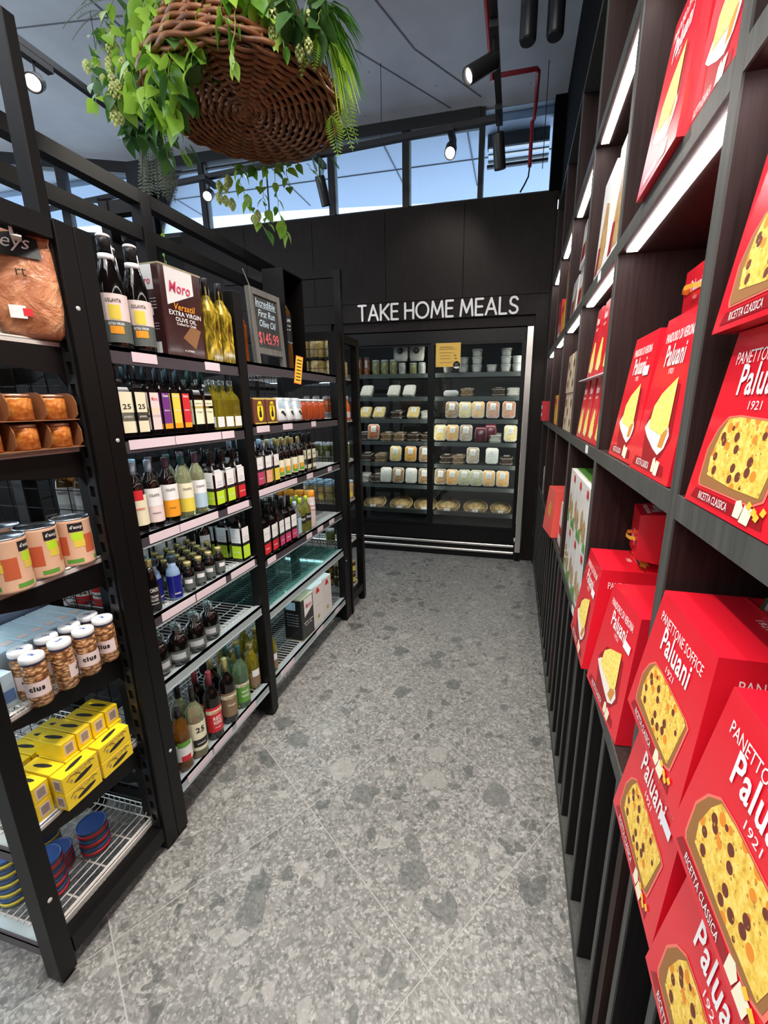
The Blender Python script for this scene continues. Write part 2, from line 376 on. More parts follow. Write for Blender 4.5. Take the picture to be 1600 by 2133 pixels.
# ---- outside: soffit slab, louvre, beam
SOFF = mat('soffit_render', (.62, .72, .88), .9)
so = MB().prism([(-9, 3.96), (.4, 3.96), (.4, 5.4), (-.66, 5.22), (-2.6, 4.96), (-5.0, 4.76), (-9, 4.5)], 3.50, 3.62)
so.build('ceiling_outer', SOFF, kind='structure')
mj = MB().box(-5, 4.42, 3.494, .3, 4.43, 3.5)
for x in (-3.6, -2.3, -1.2, -.5): mj.box(x, 3.97, 3.494, x+.01, 4.9, 3.5)
mj.build('soffit_joint', CJ, kind='structure')
lv = MB().box(-.34, 4.1, 3.40, .14, 4.14, 3.5, 1)
for z in (3.30, 3.345, 3.39): lv.box(-.33, 4.08, z, .14, 4.12, z+.012)
lv.box(-.34, 4.1, 3.27, .14, 4.13, 3.29, 1)
lv.build('window_louvre', [CHROME, WFR], kind='structure')
# ============================================================ LEFT RACKS
WIREP = mat('pale_metal_trim', (.62, .58, .54), .4)
PF = -1.012      # front plane of the aisle racks
def post(par, x0, y0, x1, y1, z1, name='post'):
    MB().bevbox(x0, y0, .012, x1, y1, z1, .002).box(x0+.006, y0+.006, 0, x1-.006, y1-.006, .014).build(name, BLACK, par)
def slot_strip(par, x0, x1, y0, y1, axis):
    """perforated inner face of an upright"""
    m = MB()
    if axis == 'x':   # face lies in the x-z plane
        m.box(x0, y0, .1, x0+.006, y1, 1.75).box(x1-.006, y0, .1, x1, y1, 1.75)
        z = .1
        while z < 1.74: m.box(x0+.006, y0, z, x1-.006, y1, z+.022); z += .05
    else:
        m.box(x0, y0, .1, x1, y0+.006, 1.75).box(x0, y1-.006, .1, x1, y1, 1.75)
        z = .1
        while z < 1.74: m.box(x0, y0+.006, z, x1, y1-.006, z+.022); z += .05
    m.build('slotted_strip', DKMET, par)
def mesh_back(par, pts0, pts1, z0, z1, pitch=.055):
    """wire grid between two plan points"""
    m = MB(); a = Vector((*pts0, 0)); b = Vector((*pts1, 0)); n = max(1, round((b-a).length/pitch))
    for i in range(n+1):
        p = a.lerp(b, i/n); m.rod((p.x, p.y, z0), (p.x, p.y, z1), .0016)
    k = max(1, round((z1-z0)/pitch))
    for i in range(k+1):
        z = z0+(z1-z0)*i/k; m.rod((a.x, a.y, z), (b.x, b.y, z), .0016)
    return m.build('back_grid', DKMET, par)
def deck(par, x0, x1, y0, y1, z, depth='x', front=1, glass=False, lip=.035, pitch=.021):
    """wire deck; front=+1: front edge at the high end of the depth axis"""
    m = MB(); r = .0019
    if depth == 'x':
        f, bk = (x1, x0) if front > 0 else (x0, x1); n = round((y1-y0)/pitch)
        for i in range(n+1):
            y = y0+(y1-y0)*i/n; m.tube([(f, y, z), (bk+.008*front, y, z), (bk, y, z+.01), (bk, y, z+lip)], r, 4, smooth=False)
        for t in (.02, .25, .5, .75, .97): m.rod((f+(bk-f)*t, y0, z-.0035), (f+(bk-f)*t, y1, z-.0035), .0026)
        m.rod((bk, y0, z+lip), (bk, y1, z+lip), .002); m.rod((bk, y0, z+lip*.5), (bk, y1, z+lip*.5), .0018)
    else:
        f, bk = (y1, y0) if front > 0 else (y0, y1); n = round((x1-x0)/pitch)
        for i in range(n+1):
            x = x0+(x1-x0)*i/n; m.tube([(x, f, z), (x, bk+.008*front, z), (x, bk, z+.01), (x, bk, z+lip)], r, 4, smooth=False)
        for t in (.02, .25, .5, .75, .97): m.rod((x0, f+(bk-f)*t, z-.0035), (x1, f+(bk-f)*t, z-.0035), .0026)
        m.rod((x0, bk, z+lip), (x1, bk, z+lip), .002); m.rod((x0, bk, z+lip*.5), (x1, bk, z+lip*.5), .0018)
        m.rod((x1+.004, f, z), (x1+.004, bk, z), .0035); m.rod((x0-.004, f, z), (x0-.004, bk, z), .0035)
        m.rod((x1+.007, f, z-.008), (x1+.007, bk, z-.008), .0035)
        lo_, hi_ = min(f, bk), max(f, bk); m.box(x1+.010, lo_, z-.016, x1+.013, hi_, z-.003, 1)
    return m.build('shelf', [CHROME, WIREP], par)
def tickets(rail, x, y0, y1, z, spec):
    for a, b in spec:
        MB().box(x, y0+(y1-y0)*a, z-.014, x+.0012, y0+(y1-y0)*b, z+.012).build('ticket', TICK, rail)

# ---- two aisle bays
def bay(name, label, y0, y1, zs, specs, ends):
    t = empty(name, (0, 0, 0), 0, label, 'shelf rack')
    for k, (z, sp) in enumerate(zip(zs, specs)):
        yy0, yy1 = y0+.004, y1-.004
        sh = deck(t, -1.372, PF-.035, yy0+.012, yy1-.012, z)
        top = k < 2
        rl = MB().box(PF-.012, yy0, z-.036, PF-.006, yy1, z+.003, 1).prism([(PF-.036, z-.002), (PF-.036, z-.008), (PF-.006, z-.008), (PF-.006, z+.003), (PF-.010, z+.003)], yy0, yy1, 0, 'xz').box(PF-.018, yy0, z-.040, PF-.004, yy1, z-.036, 0)
        rl = rl.build('price_rail', [RAILD if top else RAILM, RAILM if k >= 4 else RAILD], sh)
        tickets(rl, PF-.0055, yy0, yy1, z-.017, sp)
        for s, yb in ((1, yy0+.001), (-1, yy1-.001)):
            MB().prism([(-1.372, z-.006), (PF-.02, z-.006), (PF-.02, z-.028), (-1.22, z-.05), (-1.30, z-.085), (-1.372, z-.09)], yb, yb+s*.004, 0, 'xz').build('bracket', BLACK, sh)
        if z > .3:
            MB().box(PF-.075, yy0+.02, z-.014, PF-.055, yy1-.02, z-.008, 0).box(PF-.073, yy0+.03, z-.0165, PF-.057, yy1-.03, z-.0135, 1).build('light_bar', [RAILM, LEDC], sh)
    MB().box(-1.37, y0, .03, PF-.02, y0+.012, .1).box(-1.37, y1-.012, .03, PF-.02, y1, .1).box(-1.38, y0, .03, -1.37, y1, .1).build('base_rail', BLACK, t)
    mesh_back(t, (-1.384, y0), (-1.384, y1), .12, 1.74)
    for yp in ends: post(t, *yp)
    return t
tk = [[(.12, .28), (.66, .80)], [(.02, .33), (.335, .74), (.75, .88)], [(.05, .27), (.275, .62), (.72, .97)], [(.05, .32), (.33, .62), (.68, .97)], [], [(.05, .28), (.3, .5), (.55, .8)]]
b1 = bay('aisle_rack', 'narrow black metal rack of oil and vinegar bottles, nearest along the aisle', .938, 1.478, [1.545, 1.312, 1.037, .785, .560, .175], tk,
    [(-1.06, .8935, PF, .938, 1.80), (-1.06, 1.478, PF, 1.527, 1.80), (-1.40, .90, -1.355, .938, 2.15), (-1.40, 1.478, -1.355, 1.527, 2.15)])
tk2 = [[], [(.03, .14), (.27, .37), (.60, .66)], [(.0, .38), (.5, .58), (.8, .86)], [(.02, .1), (.45, .52), (.6, .68), (.78, .86)], [], [(.05, .2), (.5, .6), (.8, .88)]]
b2 = bay('aisle_rack', 'wide black metal rack with the chalkboard on top, farther along the aisle', 1.529, 2.395, [1.560, 1.320, 1.060, .750, .505, .170], tk2,
    [(-1.06, 2.3955, PF, 2.44, 1.80), (-1.40, 2.3955, -1.355, 2.44, 2.15)])
def spine(par, y0, y1):
    MB().box(-1.40, y0, 2.105, -1.355, y1, 2.15).build('top_rail', BLACK, par)
    MB().box(-1.395, y0, 1.985, -1.36, y1, 2.03).build('top_rail', BLACK, par)
spine(b1, .938, 1.478); spine(b2, 1.527, 2.3955)
MB().box(-1.355, 1.482, 1.757, -1.06, 1.523, 1.80).build('side_rail', BLACK, b1)
MB().box(-1.355, .896, 1.757, -1.06, .934, 1.80).build('side_rail', BLACK, b1)
MB().box(-1.355, 2.399, 1.757, -1.06, 2.437, 1.80).build('side_rail', BLACK, b2)
MB().box(-1.366, 1.54, .512, PF-.03, 2.385, .517).build('glass_plate', SHELFGL, b2)
# ---- back-to-back frames behind the spine
bb = empty('rear_rack', (0, 0, 0), 0, 'black metal rack frame standing back to back behind the aisle racks', 'shelf rack')
for y in (.90, 1.478, 2.3955): post(bb, -1.80, y, -1.755, y+.045, 1.80); MB().box(-1.755, y+.003, 1.757, -1.402, y+.042, 1.80).build('side_rail', BLACK, bb)
MB().box(-1.545, 1.481, 1.80, -1.505, 1.524, 2.13).build('post', BLACK, bb); MB().box(-1.505, 1.484, 2.085, -1.402, 1.521, 2.13).build('side_rail', BLACK, bb)
for a_, b_ in ((.945, 1.478), (1.523, 2.3955)): MB().box(-1.80, a_, 1.757, -1.76, b_, 1.80).build('side_rail', BLACK, bb)
for z in (.3, .6, .9, 1.2, 1.5): MB().box(-1.76, .945, z-.02, -1.405, 1.474, z-.004).build('shelf', DKMET, bb); MB().box(-1.76, 1.53, z-.02, -1.405, 2.39, z-.004).build('shelf', DKMET, bb)

# ---- end racks (their open sides face the aisle)
def end_rack(name, label, yf, yb, sgn, zs, posts, xl=-1.76):
    """yf = front plane, yb = back plane along y"""
    t = empty(name, (0, 0, 0), 0, label, 'shelf rack')
    lo, hi = min(yf, yb), max(yf, yb)
    for z in zs:
        sh = deck(t, xl+.05, PF-.058, lo+.03, hi-.012, z, 'y', 1 if sgn > 0 else -1)
        ry = yf-sgn*.004
        rl = MB().box(xl+.05, min(ry, ry-sgn*.004), z-.036, PF-.052, max(ry, ry-sgn*.004), z+.003, 1)
        rl.box(xl+.05, min(ry, ry-sgn*.03), z-.010, PF-.052, max(ry, ry-sgn*.03), z-.004, 0)
        rl.build('price_rail', [RAILM, RAILD], sh)
        # deep side bracket seen along the open side
        a, b = yf-sgn*.05, yb
        if z > .3:
            poly = [(a, z-.012), (b, z-.012), (b, z-.125), (b-.02*sgn*-1, z-.125), (b+sgn*.05, z-.075), (a-sgn*.1, z-.055), (a, z-.03)]
            MB().prism([(p, q) for p, q in poly], PF-.046, PF-.040, 0, 'yz').build('bracket', BLACK, sh)
            MB().box(xl+.1, min(yf-sgn*.075, yf-sgn*.055), z-.02, PF-.09, max(yf-sgn*.075, yf-sgn*.055), z-.012, 0).box(xl+.11, yf-sgn*.065-.008, z-.0225, PF-.1, yf-sgn*.065+.008, z-.0195, 1).build('light_bar', [RAILM, LEDC], sh)
    MB().box(PF-.045, lo+.045, z-.07, PF-.005, hi-.0, z-.02).build('side_rail', BLACK, t); MB().box(PF-.045, lo+.045, 1.757, PF-.002, hi-.035, 1.80).build('side_rail', BLACK, t)
    mesh_back(t, (xl, yb-sgn*.004 if sgn < 0 else yb+.004), (PF-.05, yb-sgn*.004 if sgn < 0 else yb+.004), .14, 1.72)
    for p in posts: post(t, *p)
    return t
r1 = end_rack('end_rack', 'black metal end rack of jars, cans and yellow cartons, closest on the left', .508, .848+.03, -1, [1.545, 1.300, 1.005, .725, .415, .115],
    [(-1.06, .508, PF, .548, 1.80), (-1.06, .848, PF, .8925, 1.80), (-1.105, .862, -1.062, .889, 2.19), (-1.80, .508, -1.76, .548, 1.80), (-1.80, .848, -1.76, .8925, 1.80)])
MB().box(-1.70, .63, 1.488, -1.07, .83, 1.492).build('under_panel', mat('teal_lit_panel', (.10, .17, .19), .5), r1)  # teal of the under-shelf lights is put into the panel colour
MB().box(-1.76, .864, 2.15, -1.105, .887, 2.19).build('top_rail', BLACK, r1)
for y0 in (.5485,): slot_strip(r1, PF-.040, PF-.012, .843, .8475, 'x')
r4 = end_rack('end_rack', 'black metal end rack of jars, farthest and next to the fridge', 2.774, 2.485, 1, [1.560, 1.300, 1.040, .770, .480, .150],
    [(-1.06, 2.73, PF, 2.774, 1.80), (-1.06, 2.4405, PF, 2.484, 1.80), (-1.05, 2.4405+.0445, -1.005, 2.51, 2.14), (-1.80, 2.73, -1.76, 2.774, 1.80)])
MB().box(-1.76, 2.487, 2.10, -1.05, 2.508, 2.14).build('top_rail', BLACK, r4)
for r_, (y, z) in ((b1, (.915, 1.31)), (b1, (.915, .33)), (r1, (.528, .26)), (b2, (2.418, .42)), (r1, (.87, 1.62)) ):
    MB().lathe([(.0055, 0), (.0055, .0015), (.003, .0025)], 10).build('screw', CHROME, r_, (PF, y, z)).rotation_euler = (0, R(90), 0)
# ============================================================ RIGHT WALL SHELVING
XF = .224
su = empty('built_in_shelving', (0, 0, 0), 0, 'dark wood wall shelving with lit shelves and a slatted base along the right side', 'shelving')
UP = [-.545, .035, .650, 1.268, 1.886, 2.504, 3.122, 3.74]       # near face of each upright
LV = [.740, 1.277, 1.790, 2.310]                        # top surfaces of the boards
TH = .028
for y in UP:
    MB().box(XF+.003, y, .0, .585, y+TH, 2.79).build('upright', WOODIN, su)
    MB().box(XF, y, .712, XF+.003, y+TH, 2.79).build('lit_edge', EDGE, su)
for i in range(len(UP)-1):
    y0, y1 = UP[i]+TH+.0005, UP[i+1]-.0005
    for z in LV:
        MB().box(XF+.003, y0, z-TH-.006, .585, y1, z).build('shelf_board', WOODIN, su)
        MB().box(XF, y0, z-TH-.006, XF+.003, y1, z).build('lit_edge', EDGE, su)
        if z > 1.5:
            MB().box(.238, y0+.01, z-TH-.0095, .262, y1-.03, z-TH-.0062).build('led_strip', LED, su)
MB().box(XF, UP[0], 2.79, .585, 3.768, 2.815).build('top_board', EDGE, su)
MB().box(.585, UP[0], 0, .598, 3.768, 2.80).build('back_panel', WOODIN, su)
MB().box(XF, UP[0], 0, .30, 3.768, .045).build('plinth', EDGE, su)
MB().box(.30, UP[0], .0, .32, 3.768, .70).build('base_backing', FINM, su)
y = -.2
while y < 3.75:
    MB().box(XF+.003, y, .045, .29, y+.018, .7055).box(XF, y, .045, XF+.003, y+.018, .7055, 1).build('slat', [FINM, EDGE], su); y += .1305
MB().box(.215, 3.77, 0, .235, 3.8395, 2.8).build('filler_strip', WOOD, su)
# ============================================================ FRIDGE
fr = empty('display_fridge', (0, 0, 0), 0, 'tall black glass door fridge of chilled meals in the back wall', 'fridge')
FI = mat('fridge_inside', (.045, .048, .05), .4); FSH = mat('fridge_shelf', (.05, .055, .055), .35)
FLIP = mat('shelf_lip', (.13, .145, .145), .25, coat=.4)
WARM = mat('fridge_glow', (1, 1, 1), .5, emit=(1, .95, .86), es=9)
X0, X1 = -1.63, .112
MB().box(X0, 3.806, 1.902, .046, 3.86, 2.0).build('top_fascia', BLACK, fr); MB().box(X0, 3.80, .17, .046, 3.86, .283).build('lower_fascia', BLACK, fr); MB().box(X0, 3.83, .0, .057, 3.86, .1695).build('kick_plate', BLACK, fr)
MB().box(.058, 3.78, .09, .104, 3.80, 2.0).build('side_trim', STEEL, fr)
MB().box(.058, 3.80, .0, .112, 3.88, 2.0).build('frame_post', BLACKM, fr)
MB().box(X0, 4.66, .2, .06, 4.7, 2.0).box(X0-.02, 3.87, .2, X0, 4.7, 2.0).box(.052, 3.87, .2, .075, 4.7, 2.0).box(X0, 3.87, 1.98, .06, 4.7, 2.02).box(X0, 3.87, .2, .06, 4.7, .27).build('cabinet_inside', FI, fr)
for z in (.135, .07):
    MB().tube([(X0, 3.815, z), (.046, 3.815, z)], .016, 8).build('bumper_rail', STEEL, fr)
# doors
for (a, b, yy) in ((-1.60, -.735, 3.825), (-.735, .052, 3.80)):
    dr = MB().box(a, yy, .285, a+.030, yy+.02, 1.90).box(b-.030, yy, .285, b, yy+.02, 1.90).box(a+.03, yy, .285, b-.03, yy+.02, .31).box(a+.03, yy, 1.885, b-.03, yy+.02, 1.90).build('door', BLACK, fr)
    MB().box(a+.03, yy+.008, .31, b-.03, yy+.012, 1.885).build('pane', FGLASS, dr)
FZ = [1.665, 1.462, 1.262, 1.055, .850, .640, .395]
for k, z in enumerate(FZ):
    for a, b in ((-1.58, -.76), (-.72, .03)):
        sh = MB().box(a, 3.95, z-.012, b, 4.5, z).build('shelf', FSH, fr)
        MB().box(a, 3.944, z-.034, b, 3.949, z+.004).build('price_rail', FLIP if k < 6 else FSH, sh)
        if k < 6: MB().box(a+.02, 3.965, z-.018, b-.02, 3.985, z-.0122).build('light_bar', WARM, sh)
for x in (.045, -.745): MB().box(x-.006, 3.90, .32, x+.006, 3.915, 1.88).build('light_bar', WARM, fr)  # upright glowing strips added to brighten the meals from the front
# wire fronts of the lowest shelf
for a, b in ((-1.5, -1.0), (-.66, -.42), (-.38, -.02)):
    m = MB()
    for i in range(13): m.rod((a+(b-a)*i/12, 3.94, .395), (a+(b-a)*i/12, 3.94, .435), .0012)
    for z in (.40, .418, .435): m.rod((a, 3.94, z), (b, 3.94, z), .0012)
    m.build('wire_guard', DKMET, fr)
# header lettering, rounded strokes
sg = empty('sign_lettering', (0, 0, 0), 0, 'white raised capital letters reading TAKE HOME MEALS above the fridge', 'sign')
GL = {'T': (.62, [[(0,1),(1,1)],[(.5,1),(.5,0)]]), 'A': (.78, [[(0,0),(.5,1),(1,0)],[(.2,.34),(.8,.34)]]), 'K': (.66, [[(0,0),(0,1)],[(1,1),(.05,.42)],[(.25,.55),(1,0)]]),
 'E': (.52, [[(1,1),(0,1),(0,0),(1,0)],[(0,.52),(.9,.52)]]), 'H': (.66, [[(0,0),(0,1)],[(1,0),(1,1)],[(0,.52),(1,.52)]]), 'M': (.92, [[(0,0),(.12,1),(.5,.2),(.88,1),(1,0)]]),
 'L': (.5, [[(0,1),(0,0),(1,0)]]), 'O': (.98, [[(.5+.5*math.cos(i*math.pi/10), .5+.5*math.sin(i*math.pi/10)) for i in range(21)]]),
 'S': (.58, [[(.95,.84),(.78,.96),(.5,1),(.2,.95),(.05,.78),(.12,.6),(.35,.52),(.65,.46),(.92,.36),(1,.2),(.85,.05),(.5,0),(.2,.03),(.02,.15)]])}
def letter(ch, x, z, w, h, st, par):
    m = MB(); wd, strokes = GL[ch]; q_ = 0
    for s_ in strokes:
        P = [(x+a*w, z+b*h) for a, b in s_]
        for (ax, az), (bx, bz) in zip(P, P[1:]):
            d = math.hypot(bx-ax, bz-az) or 1e-6; ang = math.atan2(bz-az, bx-ax); poly = []
            for i in range(7): t = ang-math.pi/2+math.pi*i/6; poly.append((bx+st*math.cos(t), bz+st*math.sin(t)))
            for i in range(7): t = ang+math.pi/2+math.pi*i/6; poly.append((ax+st*math.cos(t), az+st*math.sin(t)))
            m.prism(list(reversed(poly)), 3.826-q_*.00012, 3.8398, 0, 'xz'); q_ += 1
    m.build('letter', TEXTW, par)
txt = 'TAKE HOME MEALS'; tot = sum((GL[c][0]+.24) if c != ' ' else .36 for c in txt)-.24
sc_ = (1.375-.018)/tot; x = -1.397+.009
for c in txt:
    if c == ' ': x += .36*sc_; continue
    w = GL[c][0]*sc_; letter(c, x, 2.112, w, .121, .0085, sg); x += w+.24*sc_
# yellow notice and round sticker on the right-hand pane
NOT = mat('yellow_paper', (.80, .50, .10), .7); INK = mat('brown_ink', (.25, .14, .04), .7)
m = MB().box(-.69, 3.796, 1.708, -.478, 3.798, 1.90)
m.build('notice', NOT, label='square yellow paper notice with typed lines stuck on the fridge glass', cat='notice')
nt = bpy.data.objects['notice']
m = MB(); m.T = face_matrix((-.584, 3.7955, 1.804), (1, 0, 0), (0, 0, 1))
for w, h, cx, cy, t in ((.12, .012, -.01, .062, 'TAKE HOME MEALS'), (.15, .010, .0, .046, 'Please keep the doors closed'), (.13, .007, -.01, .018, 'to keep our meals cool and fresh'), (.10, .007, -.02, -.006, 'open 7 days'), (.10, .007, -.02, -.030, 'heat and serve'), (.13, .006, -.005, -.06, 'thank you')):
    m.box(cx-w/2, cy-h*.25, 0, cx+w/2, cy, .0004); m.box(cx-w/2, cy+h*.1, 0, cx+w*.3, cy+h*.3, .0004)
m.box(.05, -.01, 0, .07, 0, .0004).box(.055, -.034, 0, .075, -.024, .0004)
m.build('print', INK, nt)
m = MB(); m.T = face_matrix((-.51, 3.797, 1.722), (1, 0, 0), (0, 0, 1)); m.lathe([(.030, 0), (.030, .001)], 20)
st = m.build('sticker', WHITE, label='round white sticker at the lower corner of the yellow notice', cat='sticker')
m = MB(); m.T = face_matrix((-.51, 3.7955, 1.722), (1, 0, 0), (0, 0, 1))
for k in range(4): m.box(-.018, -.014+k*.009, 0, .018, -.011+k*.009, .0003)
m.build('print', mat('grey_ink', (.3, .3, .3), .7), st)
# ============================================================ BOTTLES, JARS, CANS
def C(name, col, rough=.35, **k): return mat(name, col, rough, **k)
DG = mat('dark_glass', (.004, .0028, .0026), .06, coat=.4)
def liquid(name, col, tr=.82):
    m = mat(name, col, .03, trans=max(tr, .82), ior=1.33, coat=.4); return m
OILY = liquid('yellow_oil', (.62, .50, .04)); OILG = liquid('green_gold_oil', (.50, .52, .10)); PALE = liquid('pale_vinegar', (.75, .80, .45), .6)
AMB = liquid('amber_vinegar', (.50, .20, .03)); HERB = mat('herb_oil', (.2, .15, .02), .08, coat=.5); N, L, B = nodes(HERB)
v = coords(N, L, 'Object', (1, 1, .35)); L.new(ramp(N, L, noise(N, L, v, 38, 4, .6, 1.5), [(.35, (.03, .022, .004)), (.5, (.28, .20, .02)), (.62, (.68, .50, .05))]), B.inputs['Base Color'])
CLR = liquid('clear_glass', (.80, .88, .86), .85); GRNG = liquid('green_glass', (.30, .52, .30), .6)
CAPB = C('black_cap', (.012, .012, .013), .3); CAPG = C('gold_cap', (.62, .52, .22), .3, metal=.6); CAPT = C('teal_cap', (.02, .085, .085), .35); CAPN = C('navy_cap', (.03, .055, .08), .35)
CAPW = C('white_cap', (.82, .85, .88)); CAPP = C('purple_cap', (.09, .04, .07)); CAPL = C('lime_cap', (.60, .85, .05)); CAPBL = C('pale_blue_cap', (.45, .60, .75)); CAPR = C('copper_lid', (.62, .32, .20), .3, metal=.7)
CREAM = C('cream_label', (.80, .76, .55), .5); PINKW = C('pinkish_label', (.78, .64, .62), .5); GREYL = C('grey_label', (.48, .50, .52), .5); WH = C('white_label', (.80, .80, .80), .5)
SLATE = C('slate_label', (.10, .12, .11), .5); PURP = C('purple_label', (.16, .03, .22), .5); YELL = C('yellow_label', (.75, .60, .07), .5); REDL = C('red_label', (.62, .02, .03), .5)
ORL = C('orange_label', (.85, .33, .02), .5); LIME = C('lime_label', (.50, .75, .03), .5); MAG = C('berry_label', (.50, .05, .14), .5); PEACH = C('peach_label', (.78, .36, .22), .5); BLUEL = C('ice_blue_label', (.40, .55, .66), .5)
BROWNL = C('brown_label', (.24, .16, .09), .5); DBLUE = C('deep_blue', (.012, .015, .20), .25, coat=.4); MBLUE = C('milky_blue', (.22, .33, .50), .25, coat=.4); GOLD = C('gold_print', (.62, .48, .12), .4); GREENL = C('green_label', (.12, .35, .05), .5)
PROF = {  # radius and height fractions
 'wine': [(.93,0),(1,.02),(1,.60),(.93,.66),(.62,.72),(.36,.77),(.30,.82),(.29,.90)],
 'oil': [(.95,0),(1,.015),(1,.62),(.9,.68),(.6,.74),(.38,.78),(.34,.90)],
 'round': [(.90,0),(1,.05),(1,.55),(.95,.64),(.75,.74),(.45,.80),(.34,.85),(.33,.92)],
 'small': [(.93,0),(1,.03),(1,.58),(.85,.68),(.55,.76),(.52,.86)],
 'flask': [(.80,0),(.95,.06),(1,.20),(1,.50),(.93,.62),(.70,.72),(.42,.78),(.40,.90)],
 'glaze': [(.95,0),(1,.03),(1,.12),(.88,.35),(.95,.52),(.70,.75),(.50,.86)],
 'jar': [(.90,0),(1,.04),(1,.80),(.93,.86),(.86,.88)],
 'jugs': [(.95,0),(1,.04),(1,.42),(.92,.60),(.60,.78),(.42,.84),(.40,.90)]}
CAPS = {'wine': (.33, .78, 1.0), 'oil': (.40, .84, 1.0), 'round': (.38, .86, 1.0), 'small': (.62, .86, 1.0), 'flask': (.46, .88, 1.0), 'glaze': (.52, .86, 1.0), 'jar': (.97, .88, 1.0), 'jugs': (.5, .88, 1.0)}
ALLM = []
def bottle(name, cat, r, h, style, glass, cap, bands=(), letters=(), square=False, capz=None, arc=150, n=16, facing=-28):
    """bands: (z0, z1, material[, halfwidth share]); letters: (text, w share, h, z, material)"""
    t = empty(name); t['category'] = cat
    m = MB()
    if square:
        s = r*1.0; c = .22*r
        oct_ = [(s, -s+c), (s, s-c), (s-c, s), (-s+c, s), (-s, s-c), (-s, -s+c), (-s+c, -s), (s-c, -s)]
        lv = [(1, 0), (1, .60*h), (.80, .68*h), (.45, .75*h), (.36, .79*h), (.34, .90*h)]
        b = [];  F = []
        for k, z in lv: b += [(x*k, y*k, z) for x, y in oct_]
        for q in range(len(lv)-1):
            for i in range(8): j = (i+1) % 8; F.append((q*8+i, q*8+j, (q+1)*8+j, (q+1)*8+i))
        F += [tuple(reversed(range(8))), tuple(range(40, 48))]
        m._add(b, F, 0, False)
    else: m.lathe([(a*r, b*h) for a, b in PROF[style]], n)
    m.build('glass', glass, t)
    cr, c0, c1 = CAPS[style] if not square else (.42, .80, 1.0)
    if capz: c0 = capz
    MB().lathe([(cr*r, c0*h), (cr*r, c1*h-.003), (cr*r*.93, c1*h)], 12).build('cap', cap, t)
    if bands:
        mats = [b[2] for b in bands]; m = MB()
        for k, bd in enumerate(bands):
            z0, z1 = bd[0]*h, bd[1]*h
            if square:
                e = r+.0006
                m.box(e-.0004, -r*.80, z0, e+.0003, r*.80, z1, k).box(-r*.80, -e-.0003, z0, r*.80, -e+.0004, z1, k)
            else:
                a = R(arc/2)*(bd[3] if len(bd) > 3 else 1); f0 = R(facing); seg = max(8, int(arc/18)); rr = r+.0005+.0002*k; v = []
                for i in range(seg+1):
                    q = f0-a+2*a*i/seg; v += [(rr*math.cos(q), rr*math.sin(q), z0), (rr*math.cos(q), rr*math.sin(q), z1)]
                m._add(v, [(2*i, 2*i+2, 2*i+3, 2*i+1) for i in range(seg)], k, True)
        m.build('label', mats, t)
    for (tx, ws, th, z, mt) in letters:
        m = MB(); w = ws*r
        text(m, tx, w, th, 0, 0, 0, bold=.02)
        if square:
            M = face_matrix((r+.0012, 0, z*h), (0, 1, 0), (0, 0, 1)); m.v = [tuple(M @ Vector(p)) for p in m.v]
            q = MB(); text(q, tx, w, th, 0, 0, 0, bold=.02); M2 = face_matrix((0, -r-.0012, z*h), (1, 0, 0), (0, 0, 1)); q.v = [tuple(M2 @ Vector(p)) for p in q.v]
            m._add(q.v, q.f, 0)
        else: bend(m, r+.0016, z*h, R(facing))
        m.build('lettering', mt, t)
    return t
def tin(name, cat, w, d, h, body, front, letters, side=(), capm=None, rim=None):
    """rectangular can: face towards +x"""
    t = empty(name); t['category'] = cat
    MB().bevbox(-d/2, -w/2, 0, d/2, w/2, h, .004).build('body', body, t)
    if rim: MB().box(-d/2-.001, -w/2-.001, h-.004, d/2+.001, w/2+.001, h+.001).box(-d/2-.001, -w/2-.001, -.0, d/2+.001, w/2+.001, .003).build('rim', rim, t)
    if capm: MB().lathe([(.012, h), (.012, h+.012)], 10, 0, w*.25).build('cap', capm, t); MB().tube([(-.0, -w*.18, h), (0, -w*.12, h+.018), (0, w*.02, h+.018), (0, w*.08, h)], .0025, 5).build('handle', capm, t)
    k = 0
    for poly, mt in front:
        m = MB(); M = face_matrix((d/2+.0006+.0003*k, 0, 0), (0, 1, 0), (0, 0, 1)); m.T = M; m._add([(a, b, 0) for a, b in poly], [tuple(range(len(poly)))]); m.build('print', mt, t); k += 1
    for poly, mt in side:
        m = MB(); M = face_matrix((0, -w/2-.0006-.0003*k, 0), (1, 0, 0), (0, 0, 1)); m.T = M; m._add([(a, b, 0) for a, b in poly], [tuple(range(len(poly)))]); m.build('print', mt, t); k += 1
    for face, tx, tw, th, cx, cz, mt in letters:
        m = MB(); M = face_matrix((d/2+.002, 0, 0), (0, 1, 0), (0, 0, 1)) if face == 'f' else face_matrix((0, -w/2-.002, 0), (1, 0, 0), (0, 0, 1))
        m.T = M; text(m, tx, tw, th, cx, cz, 0, bold=.015, shear=.2 if tx in ('Moro', 'Versatil') else 0); m.build('lettering', mt, t)
    return t
rect = lambda x0, z0, x1, z1: [(x0, z0), (x1, z0), (x1, z1), (x0, z1)]
SH = {'t': 'top shelf', '2': 'second shelf', '3': 'third shelf', '4': 'fourth shelf', '5': 'fifth shelf', 'b': 'bottom shelf'}
ROW = ['front row', 'second row', 'third row', 'fourth row', 'back row']
